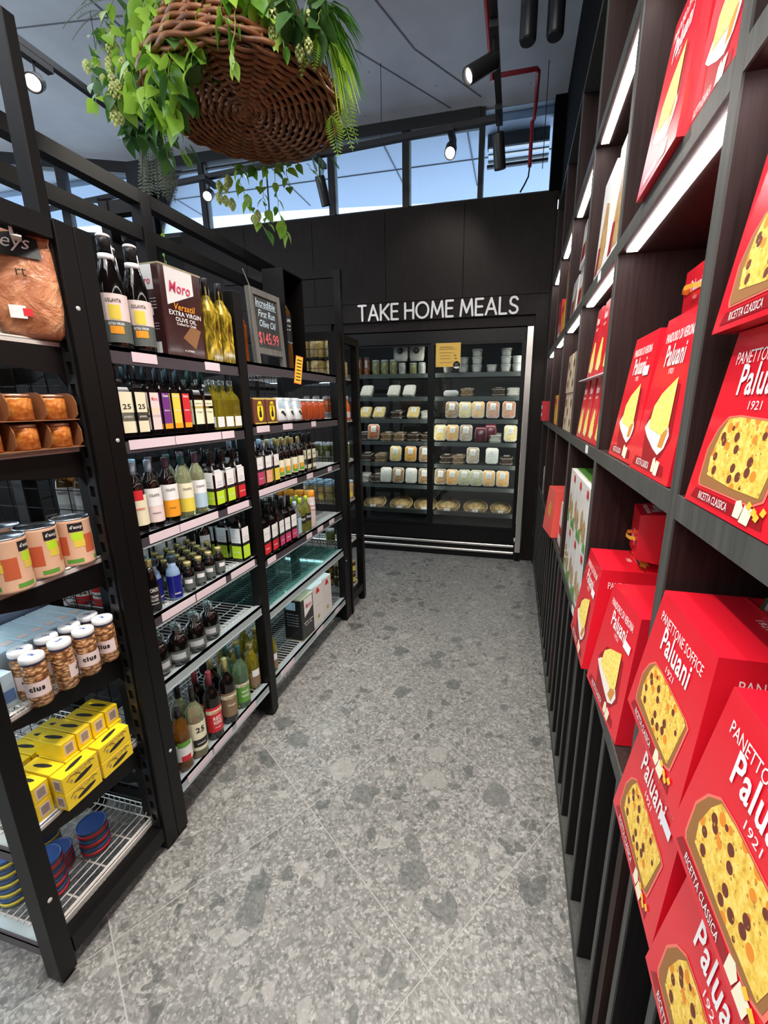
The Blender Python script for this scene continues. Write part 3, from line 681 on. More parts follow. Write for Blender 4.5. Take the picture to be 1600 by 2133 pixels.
def put(proto, desc, z, ys, x=-1.048, rows=1, dx=None, shelf='', rack='', r=.03, group=None, jit=5, first=0, grp=True):
    """rows of alike things set back from the front edge"""
    n = 0
    for rw in range(rows):
        for i, y in enumerate(ys):
            o_ = (ORD[i]+' ') if len(ys) > 1 else ''
            lab = f"{o_}{desc}, {ROW[min(rw+first,4)]}, {SH[shelf]}, {rack}"
            dup(proto, (x-rw*(dx or 2*r+.004), y+random.uniform(-.002, .002), z+.0022), R(random.uniform(-jit, jit)), lab, (group or desc+'s') if (len(ys)*rows > 1) else None); n += 1
NA, FA = 'nearest aisle rack', 'farther aisle rack'
# --- nearest aisle rack
Z1 = [1.545, 1.312, 1.037, .785, .560, .175]
sw = bottle('swing_top_bottle', 'bottle', .034, .275, 'jugs', DG, CAPB, [(.06, .26, SLATE), (.26, .50, PINKW), (.27, .40, YELL, .3), (.14, .21, ORL, .35)], [('COLAVITA', 1.1, .009, .44, BLK), ('EXTRA VIRGIN', 1.1, .007, .23, WHITE)], facing=-40)
cl = MB(); cl.tube([(.012, 0, .205), (.020, .004, .235), (.008, .010, .283), (-.008, .010, .283), (-.016, .004, .235), (-.012, 0, .205)], .0014, 5).build('wire_clasp', CHROME, sw); MB().lathe([(.0185, .222), (.0185, .236)], 14).build('collar', CAPW, sw); MB().lathe([(.0165, .2755), (.0165, .281), (.012, .284)], 14).build('stopper', CAPW, sw)
put(sw, 'black swing top oil bottle', Z1[0], [1.025, 1.105], -1.07, 2, shelf='t', rack=NA, r=.034)
MORB = mat('maroon_tin', (.045, .012, .012), .22, coat=.5); MORK = mat('black_tin', (.012, .011, .011), .22, coat=.5); TINR = mat('tin_rim', (.65, .55, .35), .3, .8); RIB = C('red_script', (.62, .05, .12))
fl_ = [(-.055, .262), (.012, .262), (.012, .20), (-.055, .165)]
mo = tin('olive_oil_tin', 'tin', .165, .115, .262, MORB, [([(-.065,.258),(.045,.258),(.045,.195),(-.065,.150)], WH), ([(-.02,.06),(.03,.03),(.06,.09),(.02,.10)], mat('bronze_print', (.25,.12,.05), .4))],
 [('f', 'Moro', .085, .032, -.012, .205, RIB), ('f', 'Versatil', .085, .020, 0, .150, ORL), ('f', 'EXTRA VIRGIN', .13, .014, 0, .130, WHITE), ('f', 'OLIVE OIL', .085, .013, 0, .113, WHITE), ('f', 'Crafted for Chefs', .08, .008, 0, .100, WHITE), ('f', '4 LITRES', .04, .006, 0, .022, WHITE), ('s', 'Moro', .058, .022, -.008, .215, RIB)]
 +[('s', 'premium olive oil from spain', .07, .005, 0, .165-.009*i, WHITE) for i in range(4)]+[('s', 'keep in a cool dry place', .07, .004, 0, .095-.008*i, WHITE) for i in range(3)],
 [(rect(-.045, .190, .030, .258), WH), (rect(-.03, .118, -.008, .138), REDL), (rect(-.04, .010, .035, .042), WH), (rect(.0, .118, .02, .140), WH)], CHROME, TINR)
dup(mo, (-1.10, 1.262, Z1[0]+.0022), R(-3), 'large maroon and white olive oil tin on the top shelf, nearest aisle rack')
hb = bottle('infused_oil_bottle', 'bottle', .028, .265, 'oil', HERB, CAPB, square=True)
put(hb, 'tall infused oil bottle with herbs', Z1[0], [1.372, 1.442], -1.045, 2, shelf='t', rack=NA, r=.030)
ob = bottle('olive_oil_bottle', 'bottle', .026, .29, 'wine', OILG, CAPB, [(.2, .5, CREAM)])
put(ob, 'olive oil bottle with black cap', Z1[0], [1.24, 1.31, 1.38, 1.45], -1.27, 1, shelf='t', rack=NA, r=.03, first=4)
def slim(nm, lab, cap=CAPN, g=DG, r=.019, h=.195, let=()): return bottle(nm, 'bottle', r, h, 'oil', g, cap, lab, let, square=True)
BAND = lambda m_: [(.10, .62, m_), (.10, .18, ORL), (.12, .26, YELL)]
s1 = slim('vinegar_bottle', [(.06, .62, CREAM), (.22, .34, BLK)], CAPN, r=.0225, let=[('25', 1.1, .014, .42, BLK), ('AUTHENTIC', 1.2, .005, .28, WHITE)])
put(s1, 'black bottle with cream label', Z1[1], [.975, 1.020], -1.048, 3, shelf='2', rack=NA, r=.024)
s2 = slim('vinegar_bottle', [(.08, .62, PINKW), (.32, .40, YELL), (.26, .30, BLK)], CAPN, let=[('Moro', 1.1, .011, .53, RIB)]); put(s2, 'slim bottle with pink-white label', Z1[1], [1.070], -1.046, 3, shelf='2', rack=NA, r=.02)
for mt, y, dn in ((PURP, 1.112, 'purple'), (YELL, 1.155, 'yellow'), (REDL, 1.198, 'red')):
    q = slim('vinegar_bottle', [(.08, .62, mt), (.08, .15, ORL), (.16, .26, YELL if dn != 'yellow' else GREENL), (.50, .58, WH)] if False else [(.16, .62, mt), (.08, .16, ORL)], CAPN, r=.0185, let=[('Giusto', 1.2, .008, .58, WHITE), ('balsamico', 1.1, .005, .36, WHITE)])
    put(q, f'slim bottle with {dn} label', Z1[1], [y], -1.046, 3, shelf='2', rack=NA, r=.02)
s3 = slim('vinegar_bottle', [(.12, .52, CREAM), (.38, .42, YELL)], CAPT, r=.022, let=[('Sherry', 1.2, .008, .46, BROWNL), ('Vinegar', 1.2, .007, .32, BROWNL)])
put(s3, 'green capped bottle with parchment label', Z1[1], [1.247, 1.297], -1.046, 3, shelf='2', rack=NA, r=.022)
s4 = bottle('oil_bottle', 'bottle', .0245, .172, 'oil', OILY, CLR, [(.05, .26, WH, .5)], square=True)
put(s4, 'squat yellow oil bottle', Z1[1], [1.348, 1.400, 1.450], -1.046, 3, shelf='2', rack=NA, r=.025)
# third shelf
def wb(cap, lab, g, let=(), r=.026, h=.205, st='round'): return bottle('wine_vinegar_bottle', 'bottle', r, h, st, g, cap, lab, let, capz=.80)
put(wb(CAPBL, [(.12, .55, CREAM), (.48, .62, REDL, .35)], DG, [('RASPBERRY', 1.1, .006, .36, REDL)]), 'dark bottle with red sealed label', Z1[2], [.972], -1.046, 2, shelf='3', rack=NA, r=.026)
put(wb(CAPBL, [(.10, .34, PINKW), (.34, .60, WH)], DG, [('COLAVITA', 1.1, .008, .50, BLK), ('balsamic', .9, .005, .24, BLK)]), 'blue capped bottle with grey label', Z1[2], [1.030], -1.046, 2, shelf='3', rack=NA, r=.026)
put(wb(CAPP, [(.10, .36, ORL), (.36, .60, WH)], DG, [('COLAVITA', 1.1, .008, .52, BLK), ('Vinegar', .8, .005, .24, BLK)]), 'purple capped bottle with orange label', Z1[2], [1.092], -1.046, 2, shelf='3', rack=NA, r=.026)
put(wb(CAPT, [(.10, .32, YELL), (.32, .56, CREAM)], PALE, [('COLAVITA', 1.1, .007, .47, BLK)]), 'pale green vinegar bottle with cream label', Z1[2], [1.162], -1.046, 2, shelf='3', rack=NA, r=.026)
put(wb(CAPP, [(.10, .34, BLUEL), (.34, .56, WH)], PALE, [('COLAVITA', 1.1, .007, .46, BLK)]), 'pale green vinegar bottle with blue label', Z1[2], [1.225], -1.046, 2, shelf='3', rack=NA, r=.026)
def carton_b(c_, nm='square_oil_bottle', r=.0265, h=.20): return bottle(nm, 'bottle', r, h, 'oil', DG, CAPB, [(.06, .30, c_), (.30, .36, BLK), (.36, .64, WH)], [('EXTRA', 1.0, .006, .46, GREYL), ('VIRGIN', 1.0, .006, .41, GREYL), ('OLIVE OIL', 1.2, .005, .18, WHITE)], square=True)
put(carton_b(LIME), 'square bottle with lime and white label', Z1[2], [1.300, 1.365], -1.048, 3, shelf='3', rack=NA, r=.030)
put(carton_b(REDL), 'square bottle with scarlet and white label', Z1[2], [1.432], -1.048, 3, shelf='3', rack=NA, r=.030)
am = bottle('wine_vinegar_bottle', 'bottle', .029, .215, 'round', AMB, CAPBL, [(.12, .34, GREYL), (.34, .58, WH)], [('COLAVITA', 1.2, .008, .50, BLK)], facing=-75)
for i, (x, y) in enumerate(((-1.175, .985), (-1.24, .985), (-1.305, .985), (-1.21, 1.05), (-1.28, 1.05))):
    dup(am, (x, y, Z1[2]+.0022), 0, f'{ORD[i]} amber vinegar bottle seen through the wire grid of the end rack', 'amber vinegar bottles behind the wire grid')
# fourth shelf
gz = bottle('glaze_bottle', 'bottle', .021, .165, 'glaze', DG, CAPG, [(.05, .5, BLK)], [('PONTI', 1.3, .012, .44, WHITE), ('ITALIAN', 1.1, .008, .32, WHITE), ('GLAZE', 1.0, .008, .25, WHITE), ('balsamic', 1.1, .005, .18, WHITE)])
put(gz, 'black glaze bottle with white lettering', Z1[3], [.976], -1.046, 2, shelf='4', rack=NA, r=.021)
bl = bottle('blue_bottle', 'bottle', .021, .145, 'small', MBLUE, CAPN, [(.04, .56, DBLUE)], [('aceto', .9, .006, .15, WHITE)], arc=358)
dup(bl, (-1.050, 1.068, Z1[3]+.0022), 0, 'milky blue squeeze bottle at the shelf front, fourth shelf', 'blue squeeze bottles')
dup(bl, (-1.085, 1.026, Z1[3]+.0022), R(30), 'milky blue squeeze bottle left of the front one', 'blue squeeze bottles')
dup(bl, (-1.128, 1.035, Z1[3]+.0022), R(60), 'milky blue squeeze bottle standing farthest back of the three', 'blue squeeze bottles')
sj = bottle('small_vinegar_bottle', 'bottle', .0185, .102, 'small', DG, CAPG, [(.10, .52, SLATE), (.30, .44, WH, .5)], facing=-35, n=12)
for rw in range(5):
    for i in range(4+(rw > 1)):
        y = 1.128+i*.052-(.022 if rw % 2 else 0)
        dup(sj, (-1.046-rw*.045, y, Z1[3]+.0022), R(random.uniform(-25, 25)), f'{ORD[i]} small gold capped dark bottle, {ROW[rw]}, fourth shelf, {NA}', 'small gold capped dark bottles')
bd = bottle('balsamic_bottle', 'bottle', .030, .195, 'round', DG, CAPG, [(.25, .58, WH, .5)], facing=-35)
for i, (x, y) in enumerate(((-1.285, 1.18), (-1.285, 1.26), (-1.265, 1.345), (-1.19, 1.385))): dup(bd, (x, y, Z1[3]+.0022), 0, f'{ORD[i]} large dark balsamic bottle behind the small gold capped ones', 'large dark balsamic bottles')
put(carton_b(LIME, h=.215), 'square bottle with lime and white label', Z1[3], [1.432], -1.055, 3, shelf='4', rack=NA, r=.030)
rp = bottle('tomato_can', 'can', .033, .108, 'jar', REDL, CHROME, [(.25, .45, WH), (.75, .85, GREENL)], [('Polpa', 1.3, .012, .35, BLK)], facing=-75, arc=200)
for i, (x, y) in enumerate(((-1.165, .985), (-1.24, .985), (-1.315, .985), (-1.20, 1.057))): dup(rp, (x, y, Z1[3]+.0022), 0, f'{ORD[i]} red tomato can seen through the wire grid of the end rack', 'red tomato cans')
# fifth shelf: round black bottles with clear handles
dj = bottle('round_black_bottle', 'bottle', .034, .142, 'flask', DG, CLR, [(.14, .40, SLATE), (.2, .34, GREYL, .5)], facing=-35)
hd = MB().tube([(.012, 0, .108), (.026, 0, .120), (.026, 0, .138), (.008, 0, .145), (-.010, 0, .140), (-.012, 0, .112)], .004, 6).build('handle', CLR, dj)
for i, (x, y) in enumerate(((-1.066, .977), (-1.050, 1.045), (-1.050, 1.125), (-1.058, 1.208), )): dup(dj, (x, y, Z1[4]+.0022), R(random.uniform(-30, 30)), f'{ORD[i]} squat round black bottle with clear handle on the fifth shelf', 'squat round black bottles')
# bottom shelf
av = bottle('cider_vinegar_bottle', 'bottle', .029, .235, 'round', AMB, CAPB, [(.18, .46, WH), (.18, .27, REDL, .4), (.42, .50, GREENL, .6)])
put(av, 'amber cider vinegar bottle', Z1[5], [1.000], -1.052, 2, shelf='b', rack=NA, r=.03)
wv = bottle('white_wine_vinegar_bottle', 'bottle', .030, .275, 'wine', PALE, CAPB, [(.12, .52, CREAM), (.17, .28, BLK, .7)], [('25', 1.0, .022, .42, BLK), ('AUTHENTIC', 1.0, .006, .22, WHITE)])
put(wv, 'pale bottle with cream label', Z1[5], [1.066], -1.045, 2, shelf='b', rack=NA, r=.03)
rv = bottle('red_wine_vinegar_bottle', 'bottle', .030, .275, 'wine', DG, C('dusty_red_cap', (.30, .04, .06)), [(.12, .50, REDL), (.40, .46, CREAM)], [('Cornwell', 1.2, .012, .43, REDL), ('RED', 1.0, .016, .33, WHITE), ('WINE', 1.1, .016, .26, WHITE), ('vinegar', .9, .007, .19, WHITE)])
put(rv, 'dark red bottle with red label', Z1[5], [1.152], -1.046, 2, shelf='b', rack=NA, r=.03)
bv = bottle('brown_malt_vinegar_bottle', 'bottle', .031, .275, 'wine', DG, CAPG, [(.12, .50, BROWNL), (.40, .46, CREAM)], [('Cornwell', 1.2, .012, .43, BROWNL), ('Vinegar', 1.1, .012, .30, CREAM)])
put(bv, 'dark bottle with brown label', Z1[5], [1.240], -1.044, 2, shelf='b', rack=NA, r=.031)
gv = bottle('green_wine_vinegar_bottle', 'bottle', .030, .275, 'wine', GRNG, CAPT, [(.10, .42, GREENL), (.36, .42, CREAM)], [('Cornwell', 1.2, .012, .39, BROWNL), ('WHITE', 1.0, .012, .28, WHITE), ('WINE', 1.0, .012, .21, WHITE)])
put(gv, 'green glass bottle with white wine label', Z1[5], [1.330], -1.046, 2, shelf='b', rack=NA, r=.03)
yo = bottle('cooking_oil_bottle', 'bottle', .033, .215, 'flask', OILY, CAPG, [(.10, .40, BROWNL, .6), (.30, .45, WH, .4)])
put(yo, 'yellow cooking oil bottle', Z1[5], [1.445], -1.075, 3, shelf='b', rack=NA, r=.033)
# --- farther aisle rack
Z2 = [1.560, 1.320, 1.060, .750, .505, .170]
CHALK = mat('chalkboard', (.025, .027, .028), .8); N, L, B = nodes(CHALK)
L.new(ramp(N, L, noise(N, L, coords(N, L, 'Object'), 14, 4), [(.3, (.018, .019, .020)), (.75, (.05, .052, .055))]), B.inputs['Base Color'])
GWOOD = wood_mat('grey_wood', (.10, .098, .09), (.19, .185, .17), .6); CHW = C('blue_chalk', (.62, .80, .90), .8); CHR = C('red_chalk', (.85, .13, .14), .8)
cb = empty('chalkboard_sign', (0, 0, 0), 0, 'chalkboard in a grey wood frame advertising incredible first run olive oil at $145.99', 'sign')
w, h = .235, .268
for a in (0, 1): MB().box(-.010, -w/2 if a == 0 else w/2-.026, -.058, .010, -w/2+.026 if a == 0 else w/2, h).build('frame_post', GWOOD, cb)
for z in (h-.026, 0): MB().box(-.010, -w/2+.0262, z, .010, w/2-.0262, z+.026).build('frame_rail', GWOOD, cb)
MB().box(-.005, -w/2+.026, .026, .005, w/2-.026, h-.026).build('board', CHALK, cb)
m = MB(); m.T = face_matrix((.0058, 0, 0), (0, 1, 0), (0, 0, 1))
text(m, 'Incredible', .150, .030, 0, .216, shear=.25); m.box(-.076, .196, 0, .080, .198, .0004)
text(m, 'First Run', .128, .030, .002, .172, shear=.25); text(m, 'Olive Oil', .125, .030, .002, .131, shear=.25); m.build('lettering', CHW, cb)
m = MB(); m.T = face_matrix((.0058, 0, 0), (0, 1, 0), (0, 0, 1)); text(m, '$145.99', .155, .056, 0, .066); m.build('lettering', CHR, cb)
MB().rod((0, -.09, h), (.02, -.155, h+.05), .002).build('wire_hook', CHROME, cb)
cb.location = (-1.115, 1.868, Z2[0]+.060); cb.rotation_euler = (0, R(-3), R(-2))
oc = bottle('chilli_oil_bottle', 'bottle', .024, .255, 'oil', liquid('orange_red_oil', (.65, .14, .02), .4), CAPB, square=True)
dup(oc, (-1.135, 1.675, Z2[0]+.002), 0, 'orange chilli oil bottle between the post and the chalkboard sign')
bx = empty('bottle_display_box', (0, 0, 0), 0, 'tall open black display box holding a boot shaped amber bottle, farther rack top', 'display box')
MB().box(-.055, -.098, 0, -.050, .098, .465).build('back_panel', BLACK, bx)
for p in ((-.0498, -.098, 0, .055, -.091, .465), (-.0498, .091, 0, .055, .098, .465), (-.0498, -.0908, .458, .055, .0908, .465), (-.0498, -.0908, 0, .055, .0908, .006)): MB().box(*p).build('frame_board', BLACK, bx)
bx.location = (-1.16, 2.115, Z2[0]+.002)
ib = bottle('boot_shaped_bottle', 'bottle', .042, .42, 'wine', AMB, CAPB, [(.30, .62, BLK)], [('ITALIAN', 1.2, .014, .56, WHITE), ('extra virgin', 1.2, .008, .50, WHITE), ('olive oil', 1.0, .008, .46, WHITE)], facing=-35)
m = MB(); pts = [(-.03, .10), (-.035, .05), (-.02, .0), (-.005, -.05), (.012, -.06), (.03, -.058)]
for (a, b), (c_, d_) in zip(pts, pts[1:]): m.rod((a, b, 0), (c_, d_, 0), .0016)
bend(m, .044, .19, R(-35)).build('map_outline', WHITE, ib)
dup(ib, (-1.160, 2.085, Z2[0]+.009), 0, 'amber boot map olive oil bottle standing inside the black display box')
bx2 = MB().box(-.001, -.022, -.06, 0, .022, .065, 0).box(-.0, -.019, -.056, .0006, .019, .061, 1)
for k in range(7): bx2.box(.0004, -.014, .045-k*.015, .0012, .014, .049-k*.015, 2)
o = bx2.build('price_card', [C('orange_card', (.9, .22, .10)), C('amber_card', (.9, .55, .04)), BLK], label='orange and yellow handwritten price card hanging on the top rail', cat='price card')
o.location = (PF+.006, 1.925, Z2[0]-.005); o.rotation_euler = (0, R(3), R(-20)); o.rotation_euler[0] = R(-8)
# second shelf: yellow and brown coffee-like cartons, cloth-look bags, red jars
BRC = C('chocolate_card', (.16, .055, .03)); YB = C('bright_yellow', (.90, .70, .02))
el = [(.021*math.cos(a*math.pi/10), .052+.040*math.sin(a*math.pi/10)*(1+.12*abs(math.cos(a*math.pi/10)))) for a in range(20)]
fig = [(-.009, .028), (.009, .028), (.008, .048), (.004, .056), (.005, .066), (0, .071), (-.005, .066), (-.003, .056), (-.008, .048)]
sa = tin('yellow_badge_carton', 'carton', .082, .05, .105, BRC, [(rect(-.041, .098, .041, .105), GOLD), (rect(-.041, 0, .041, .006), GOLD), (el, YB), (fig, BLK)], [('f', 'SALUTE', .032, .010, 0, .078, BLK)])
put(sa, 'brown carton with yellow oval badge', Z2[1], [1.600, 1.690], -1.045, 2, dx=.055, shelf='2', rack=FA, jit=2)
bag = MB(); prof = []
for k in range(7):
    z = [0, .012, .045, .070, .085, .098, .108][k]; wx = [.020, .024, .024, .020, .014, .012, .014][k]; wy = [.034, .038, .037, .033, .027, .024, .028][k]; prof.append((z, wx, wy))
def blob(m, prof, n=12, mt=0):
    v = []; F = []
    for z, a, b in prof:
        for i in range(n): t = 2*math.pi*i/n; e = .6; v.append((a*abs(math.cos(t))**e*math.copysign(1, math.cos(t)), b*abs(math.sin(t))**e*math.copysign(1, math.sin(t)), z))
    for k in range(len(prof)-1):
        for i in range(n): j = (i+1) % n; F.append((k*n+i, k*n+j, (k+1)*n+j, (k+1)*n+i))
    F += [tuple(reversed(range(n))), tuple(range((len(prof)-1)*n, len(prof)*n))]
    return m._add(v, F, mt, True)
sg_ = empty('silver_blue_bag'); sg_['category'] = 'bag'
blob(MB(), prof).build('bag', C('pearl_foil', (.72, .76, .78), .25), sg_)
m = MB(); m.T = face_matrix((.0246, 0, 0), (0, 1, 0), (0, 0, 1))
for k in range(5): m._add([(-.026+k*.011, .066, 0), (-.020+k*.011, .066, 0), (-.016+k*.009, .098, -.008), (-.020+k*.009, .098, -.008)], [(0, 1, 2, 3)])
m.build('blue_stripes', BLUEL, sg_)
m = MB(); m.T = face_matrix((.0252, 0, 0), (0, 1, 0), (0, 0, 1)); m._add([(-.018, .048, 0), (.016, .026, 0), (.018, .034, 0), (0, .052, 0)], [(0, 1, 2, 3)]); m.build('print', BLK, sg_)
put(sg_, 'pearly bag with blue stripes', Z2[1], [1.785, 1.862, 1.940], -1.045, 2, dx=.055, shelf='2', rack=FA, jit=8)
RJ = C('tomato_red', (.45, .07, .015), .12, coat=.5)
rj = bottle('tomato_jar', 'jar', .034, .105, 'jar', RJ, CAPW, [], n=14)
put(rj, 'red tomato sauce jar', Z2[1], [2.035, 2.11, 2.185, 2.26], -1.075, 3, shelf='2', rack=FA, r=.034)
# third shelf
def car2(c_): return bottle('square_oil_bottle', 'bottle', .024, .19, 'oil', DG, CAPBL, [(.06, .34, c_), (.34, .40, BLK), (.40, .66, WH)], [('EXTRA', 1.0, .006, .50, GREYL), ('olive oil', 1.0, .005, .20, WHITE)], square=True)
put(car2(MAG), 'square bottle with berry and white label', Z2[2], [1.568], -1.046, 3, shelf='3', rack=FA, r=.027)
put(car2(PEACH), 'square bottle with peach and white label', Z2[2], [1.632], -1.046, 3, shelf='3', rack=FA, r=.027)
put(car2(YELL), 'square bottle with amber and white label', Z2[2], [1.694], -1.046, 3, shelf='3', rack=FA, r=.027)
gb = bottle('gold_capped_bottle', 'bottle', .025, .185, 'round', DG, CAPG, [(.10, .50, CREAM, .6), (.12, .30, GREENL, .4), (.20, .32, ORL, .25)], capz=.76)
put(gb, 'gold capped dark bottle with fruit label', Z2[2], [1.755, 1.815, 1.880, 1.945], -1.046, 2, shelf='3', rack=FA, r=.026)
cm = slim('cream_label_bottle', [(.10, .58, CREAM), (.20, .34, BLK)], CAPB, r=.023, h=.195, let=[('25', 1, .012, .46, BLK)])
put(cm, 'black bottle with cream label', Z2[2], [2.010, 2.068], -1.046, 3, shelf='3', rack=FA, r=.025)
# fourth shelf
dv = lambda c_: bottle('square_balsamic_bottle', 'bottle', .0265, .225, 'oil', DG, CAPB, [(.06, .26, c_), (.26, .32, BLK), (.32, .58, WH)], [('BALSAMIC', 1.2, .006, .46, GREYL), ('VINEGAR', 1.1, .005, .16, WHITE)], square=True)
put(dv(REDL), 'square dark bottle with scarlet label', Z2[3], [1.568, 1.630], -1.048, 2, shelf='4', rack=FA, r=.029)
put(dv(MAG), 'square dark bottle with berry label', Z2[3], [1.692, 1.752, 1.812], -1.048, 2, shelf='4', rack=FA, r=.029)
ib2 = bottle('clear_oil_bottle', 'bottle', .022, .18, 'oil', CLR, CAPBL, [(.10, .55, BLUEL)], square=True); put(ib2, 'clear bottle with ice blue label', Z2[3], [1.868], -1.046, 1, shelf='4', rack=FA)
lj = bottle('lemon_juice_bottle', 'bottle', .024, .185, 'round', OILG, CAPL, [(.30, .52, BLK, .6)], [('PONTI', 1.1, .012, .42, WHITE)], capz=.84)
put(lj, 'green capped lemon juice bottle', Z2[3], [1.925, 1.985], -1.046, 2, shelf='4', rack=FA, r=.024)
oj = bottle('olive_pate_tube', 'bottle', .027, .20, 'jar', PINKW, ORL, [(.45, .70, WH)], [('Saporito', 1.3, .014, .60, REDL), ('Crema', 1.1, .012, .50, REDL)], capz=.72)
put(oj, 'pink tube with orange lid', Z2[3], [2.050], -1.055, 4, dx=.06, shelf='4', rack=FA, r=.027)
# bottom shelf
bt = tin('black_oil_tin', 'tin', .125, .11, .235, MORK, [([(-.035,.23),(.05,.23),(.05,.165),(-.035,.125)], WH)], [('f', 'Moro', .06, .028, .008, .185, RIB), ('f', 'EXTRA VIRGIN', .09, .009, 0, .095, WHITE), ('f', 'OLIVE OIL', .07, .008, 0, .080, WHITE)]+[('s', 'olive oil from spain', .07, .007, 0, .15-.016*i, GREYL) for i in range(5)], [(rect(-.04, .175, .02, .22), BLUEL)], CHROME, TINR)
dup(bt, (-1.085, 1.905, Z2[5]+.002), R(-3), 'black olive oil tin with white flag label on the bottom shelf')
spr = [(.02*math.cos(a)*(.4 if i % 2 else 1), .055+.02*math.sin(a)*(.4 if i % 2 else 1)) for i, a in enumerate([k*math.pi/7 for k in range(14)])]
wt = tin('white_oil_tin', 'tin', .115, .10, .245, C('pearl_white_tin', (.72, .68, .66), .3), [(spr, mat('olive_print', (.33, .34, .08), .5)), ([(-.022, .20), (.022, .20), (.012, .222), (0, .232), (-.012, .222)], REDL)], [('f', 'olio extra', .05, .006, 0, .13, GREYL)], (), CAPL, None)
dup(wt, (-1.080, 2.030, Z2[5]+.002), R(-3), 'pearl white oil tin next to the black tin, bottom shelf', 'white oil tins')
dup(wt, (-1.080, 2.152, Z2[5]+.002), R(-3), 'pearl white oil tin farther from the black tin, bottom shelf', 'white oil tins')
put(yo, 'yellow cooking oil bottle', Z2[5], [1.580], -1.065, 3, shelf='b', rack=FA, r=.033)
# ============================================================ NEAR END RACK GOODS
ZR = [1.545, 1.300, 1.005, .725, .415, .115]
KR = mat('kraft_film', (.52, .20, .10), .35, coat=.3); N, L, B = nodes(KR)
n_ = noise(N, L, coords(N, L, 'Object'), 16, 4, .6, .6); L.new(ramp(N, L, n_, [(.3, (.34, .11, .05)), (.55, (.55, .23, .11)), (.75, (.72, .42, .22))]), B.inputs['Base Color']); bump(N, L, B, n_, .6, .02)
cp = empty('crisp_bag'); cp['category'] = 'bag'
m = MB(); blob(m, [(0, .030, .06), (.01, .042, .072), (.06, .052, .080), (.12, .048, .080), (.18, .034, .078), (.215, .016, .078), (.235, .004, .080)], 20); m.build('bag', KR, cp)
m = MB(); m.T = face_matrix((.050, 0, 0), (0, 1, 0), (0, 0, 1)); m._add([(-.05, .155, -.006), (.05, .155, -.006), (.045, .195, -.018), (0, .205, -.022), (-.045, .195, -.018)], [(0, 1, 2, 3, 4)]); m.build('badge', BLK, cp)
m = MB(); m.T = face_matrix((.051, 0, 0), (0, 1, 0), (0, 0, 1)); text(m, 'eys', .060, .026, 0, .176, shear=.3); m.v = [(x-.010, y, z) for x, y, z in m.v]; m.build('lettering', TEXTW, cp)
m = MB(); m.T = face_matrix((.0545, 0, 0), (0, 1, 0), (0, 0, 1)); text(m, 'rt', .022, .016, 0, .125); m.build('lettering', BLK, cp)
m = MB(); m.T = face_matrix((.0545, 0, 0), (0, 1, 0), (0, 0, 1)); m.box(-.04, .035, 0, -.005, .06, .001); m.build('white_patch', WH, cp)
m = MB(); m.T = face_matrix((.0550, 0, 0), (0, 1, 0), (0, 0, 1)); m.box(-.012, .04, .0, .008, .055, .001); m.build('red_patch', REDL, cp)
dup(cp, (-1.078, .808, ZR[0]+.002), R(-38), 'brown crisp bag with black badge, right-hand bag on the end rack top', sc=(.8, .80, 1.04))
dup(cp, (-1.110, .665, ZR[0]+.002), R(-20), 'brown crisp bag cut by the left edge of the photo, end rack top', sc=(.8, .72, 1))
ck = empty('clip_holder', (-1.06, .80, ZR[0]+.205), R(-40), 'white plastic clip with wire hook on top of the crisp bag', 'clip')
MB().prism([(-.05, -.008), (.05, -.008), (.045, .010), (-.045, .004)], -.010, -.007).prism([(-.05, -.008), (.05, -.008), (.045, -.003), (-.045, -.003)], -.007, .006).build('clip_plate', CAPW, ck)
MB().tube([(-.03, 0, 0), (-.035, .01, .03), (-.01, .012, .038), (.0, .005, .02), (.01, 0, 0)], .0016, 5).build('wire_hook', CHROME, ck)
# jar cartons
ORJ = mat('orange_sauce', (.55, .17, .03), .15, coat=.5); N, L, B = nodes(ORJ)
L.new(ramp(N, L, noise(N, L, coords(N, L, 'Object'), 90, 4), [(.35, (.42, .10, .015)), (.6, (.66, .25, .05)), (.75, (.75, .42, .13))]), B.inputs['Base Color'])
sjar = bottle('sauce_jar', 'jar', .030, .056, 'jar', ORJ, CAPR, [], n=18)
CARD = mat('brown_card', (.22, .085, .03), .6)
k = 0
for lay in (0, 1):
    z = ZR[1]+.002+lay*.064
    ct = empty('jar_carton', (0, 0, 0), 0, f"open brown card tray of orange sauce jars, {'lower' if lay == 0 else 'upper'} layer on the end rack", 'carton', 'brown jar trays')
    MB().box(-1.35, .612, z, -1.028, .836, z+.002).build('base', CARD, ct)
    for y in (.612, .687, .762, .834):
        MB().prism([(-1.35, z+.002), (-1.040, z+.002), (-1.029, z+.012), (-1.028, z+.040), (-1.036, z+.056), (-1.05, z+.062), (-1.35, z+.062)], y, y+.0022, 0, 'xz').build('divider', CARD, ct)
    MB().box(-1.3495, .6145, z+.002, -1.347, .8335, z+.062).build('back_panel', CARD, ct)
    for rw in range(3):
        for i, y in enumerate((.6505, .7255, .800)):
            dup(sjar, (-1.064-rw*.075, y, z+.0022), 0, f"{ORD[i]} orange sauce jar, {ROW[rw]}, {'lower' if lay == 0 else 'upper'} tray on the end rack", 'orange sauce jars in trays')
YC = C('carton_yellow', (.90, .60, .02), .45)
o = MB().box(-1.045, .590, ZR[1]+.003, -1.030, .6105, ZR[1]+.125).build('carton_flap', YC, label='yellow and black card flap beside the jar trays', cat='carton')
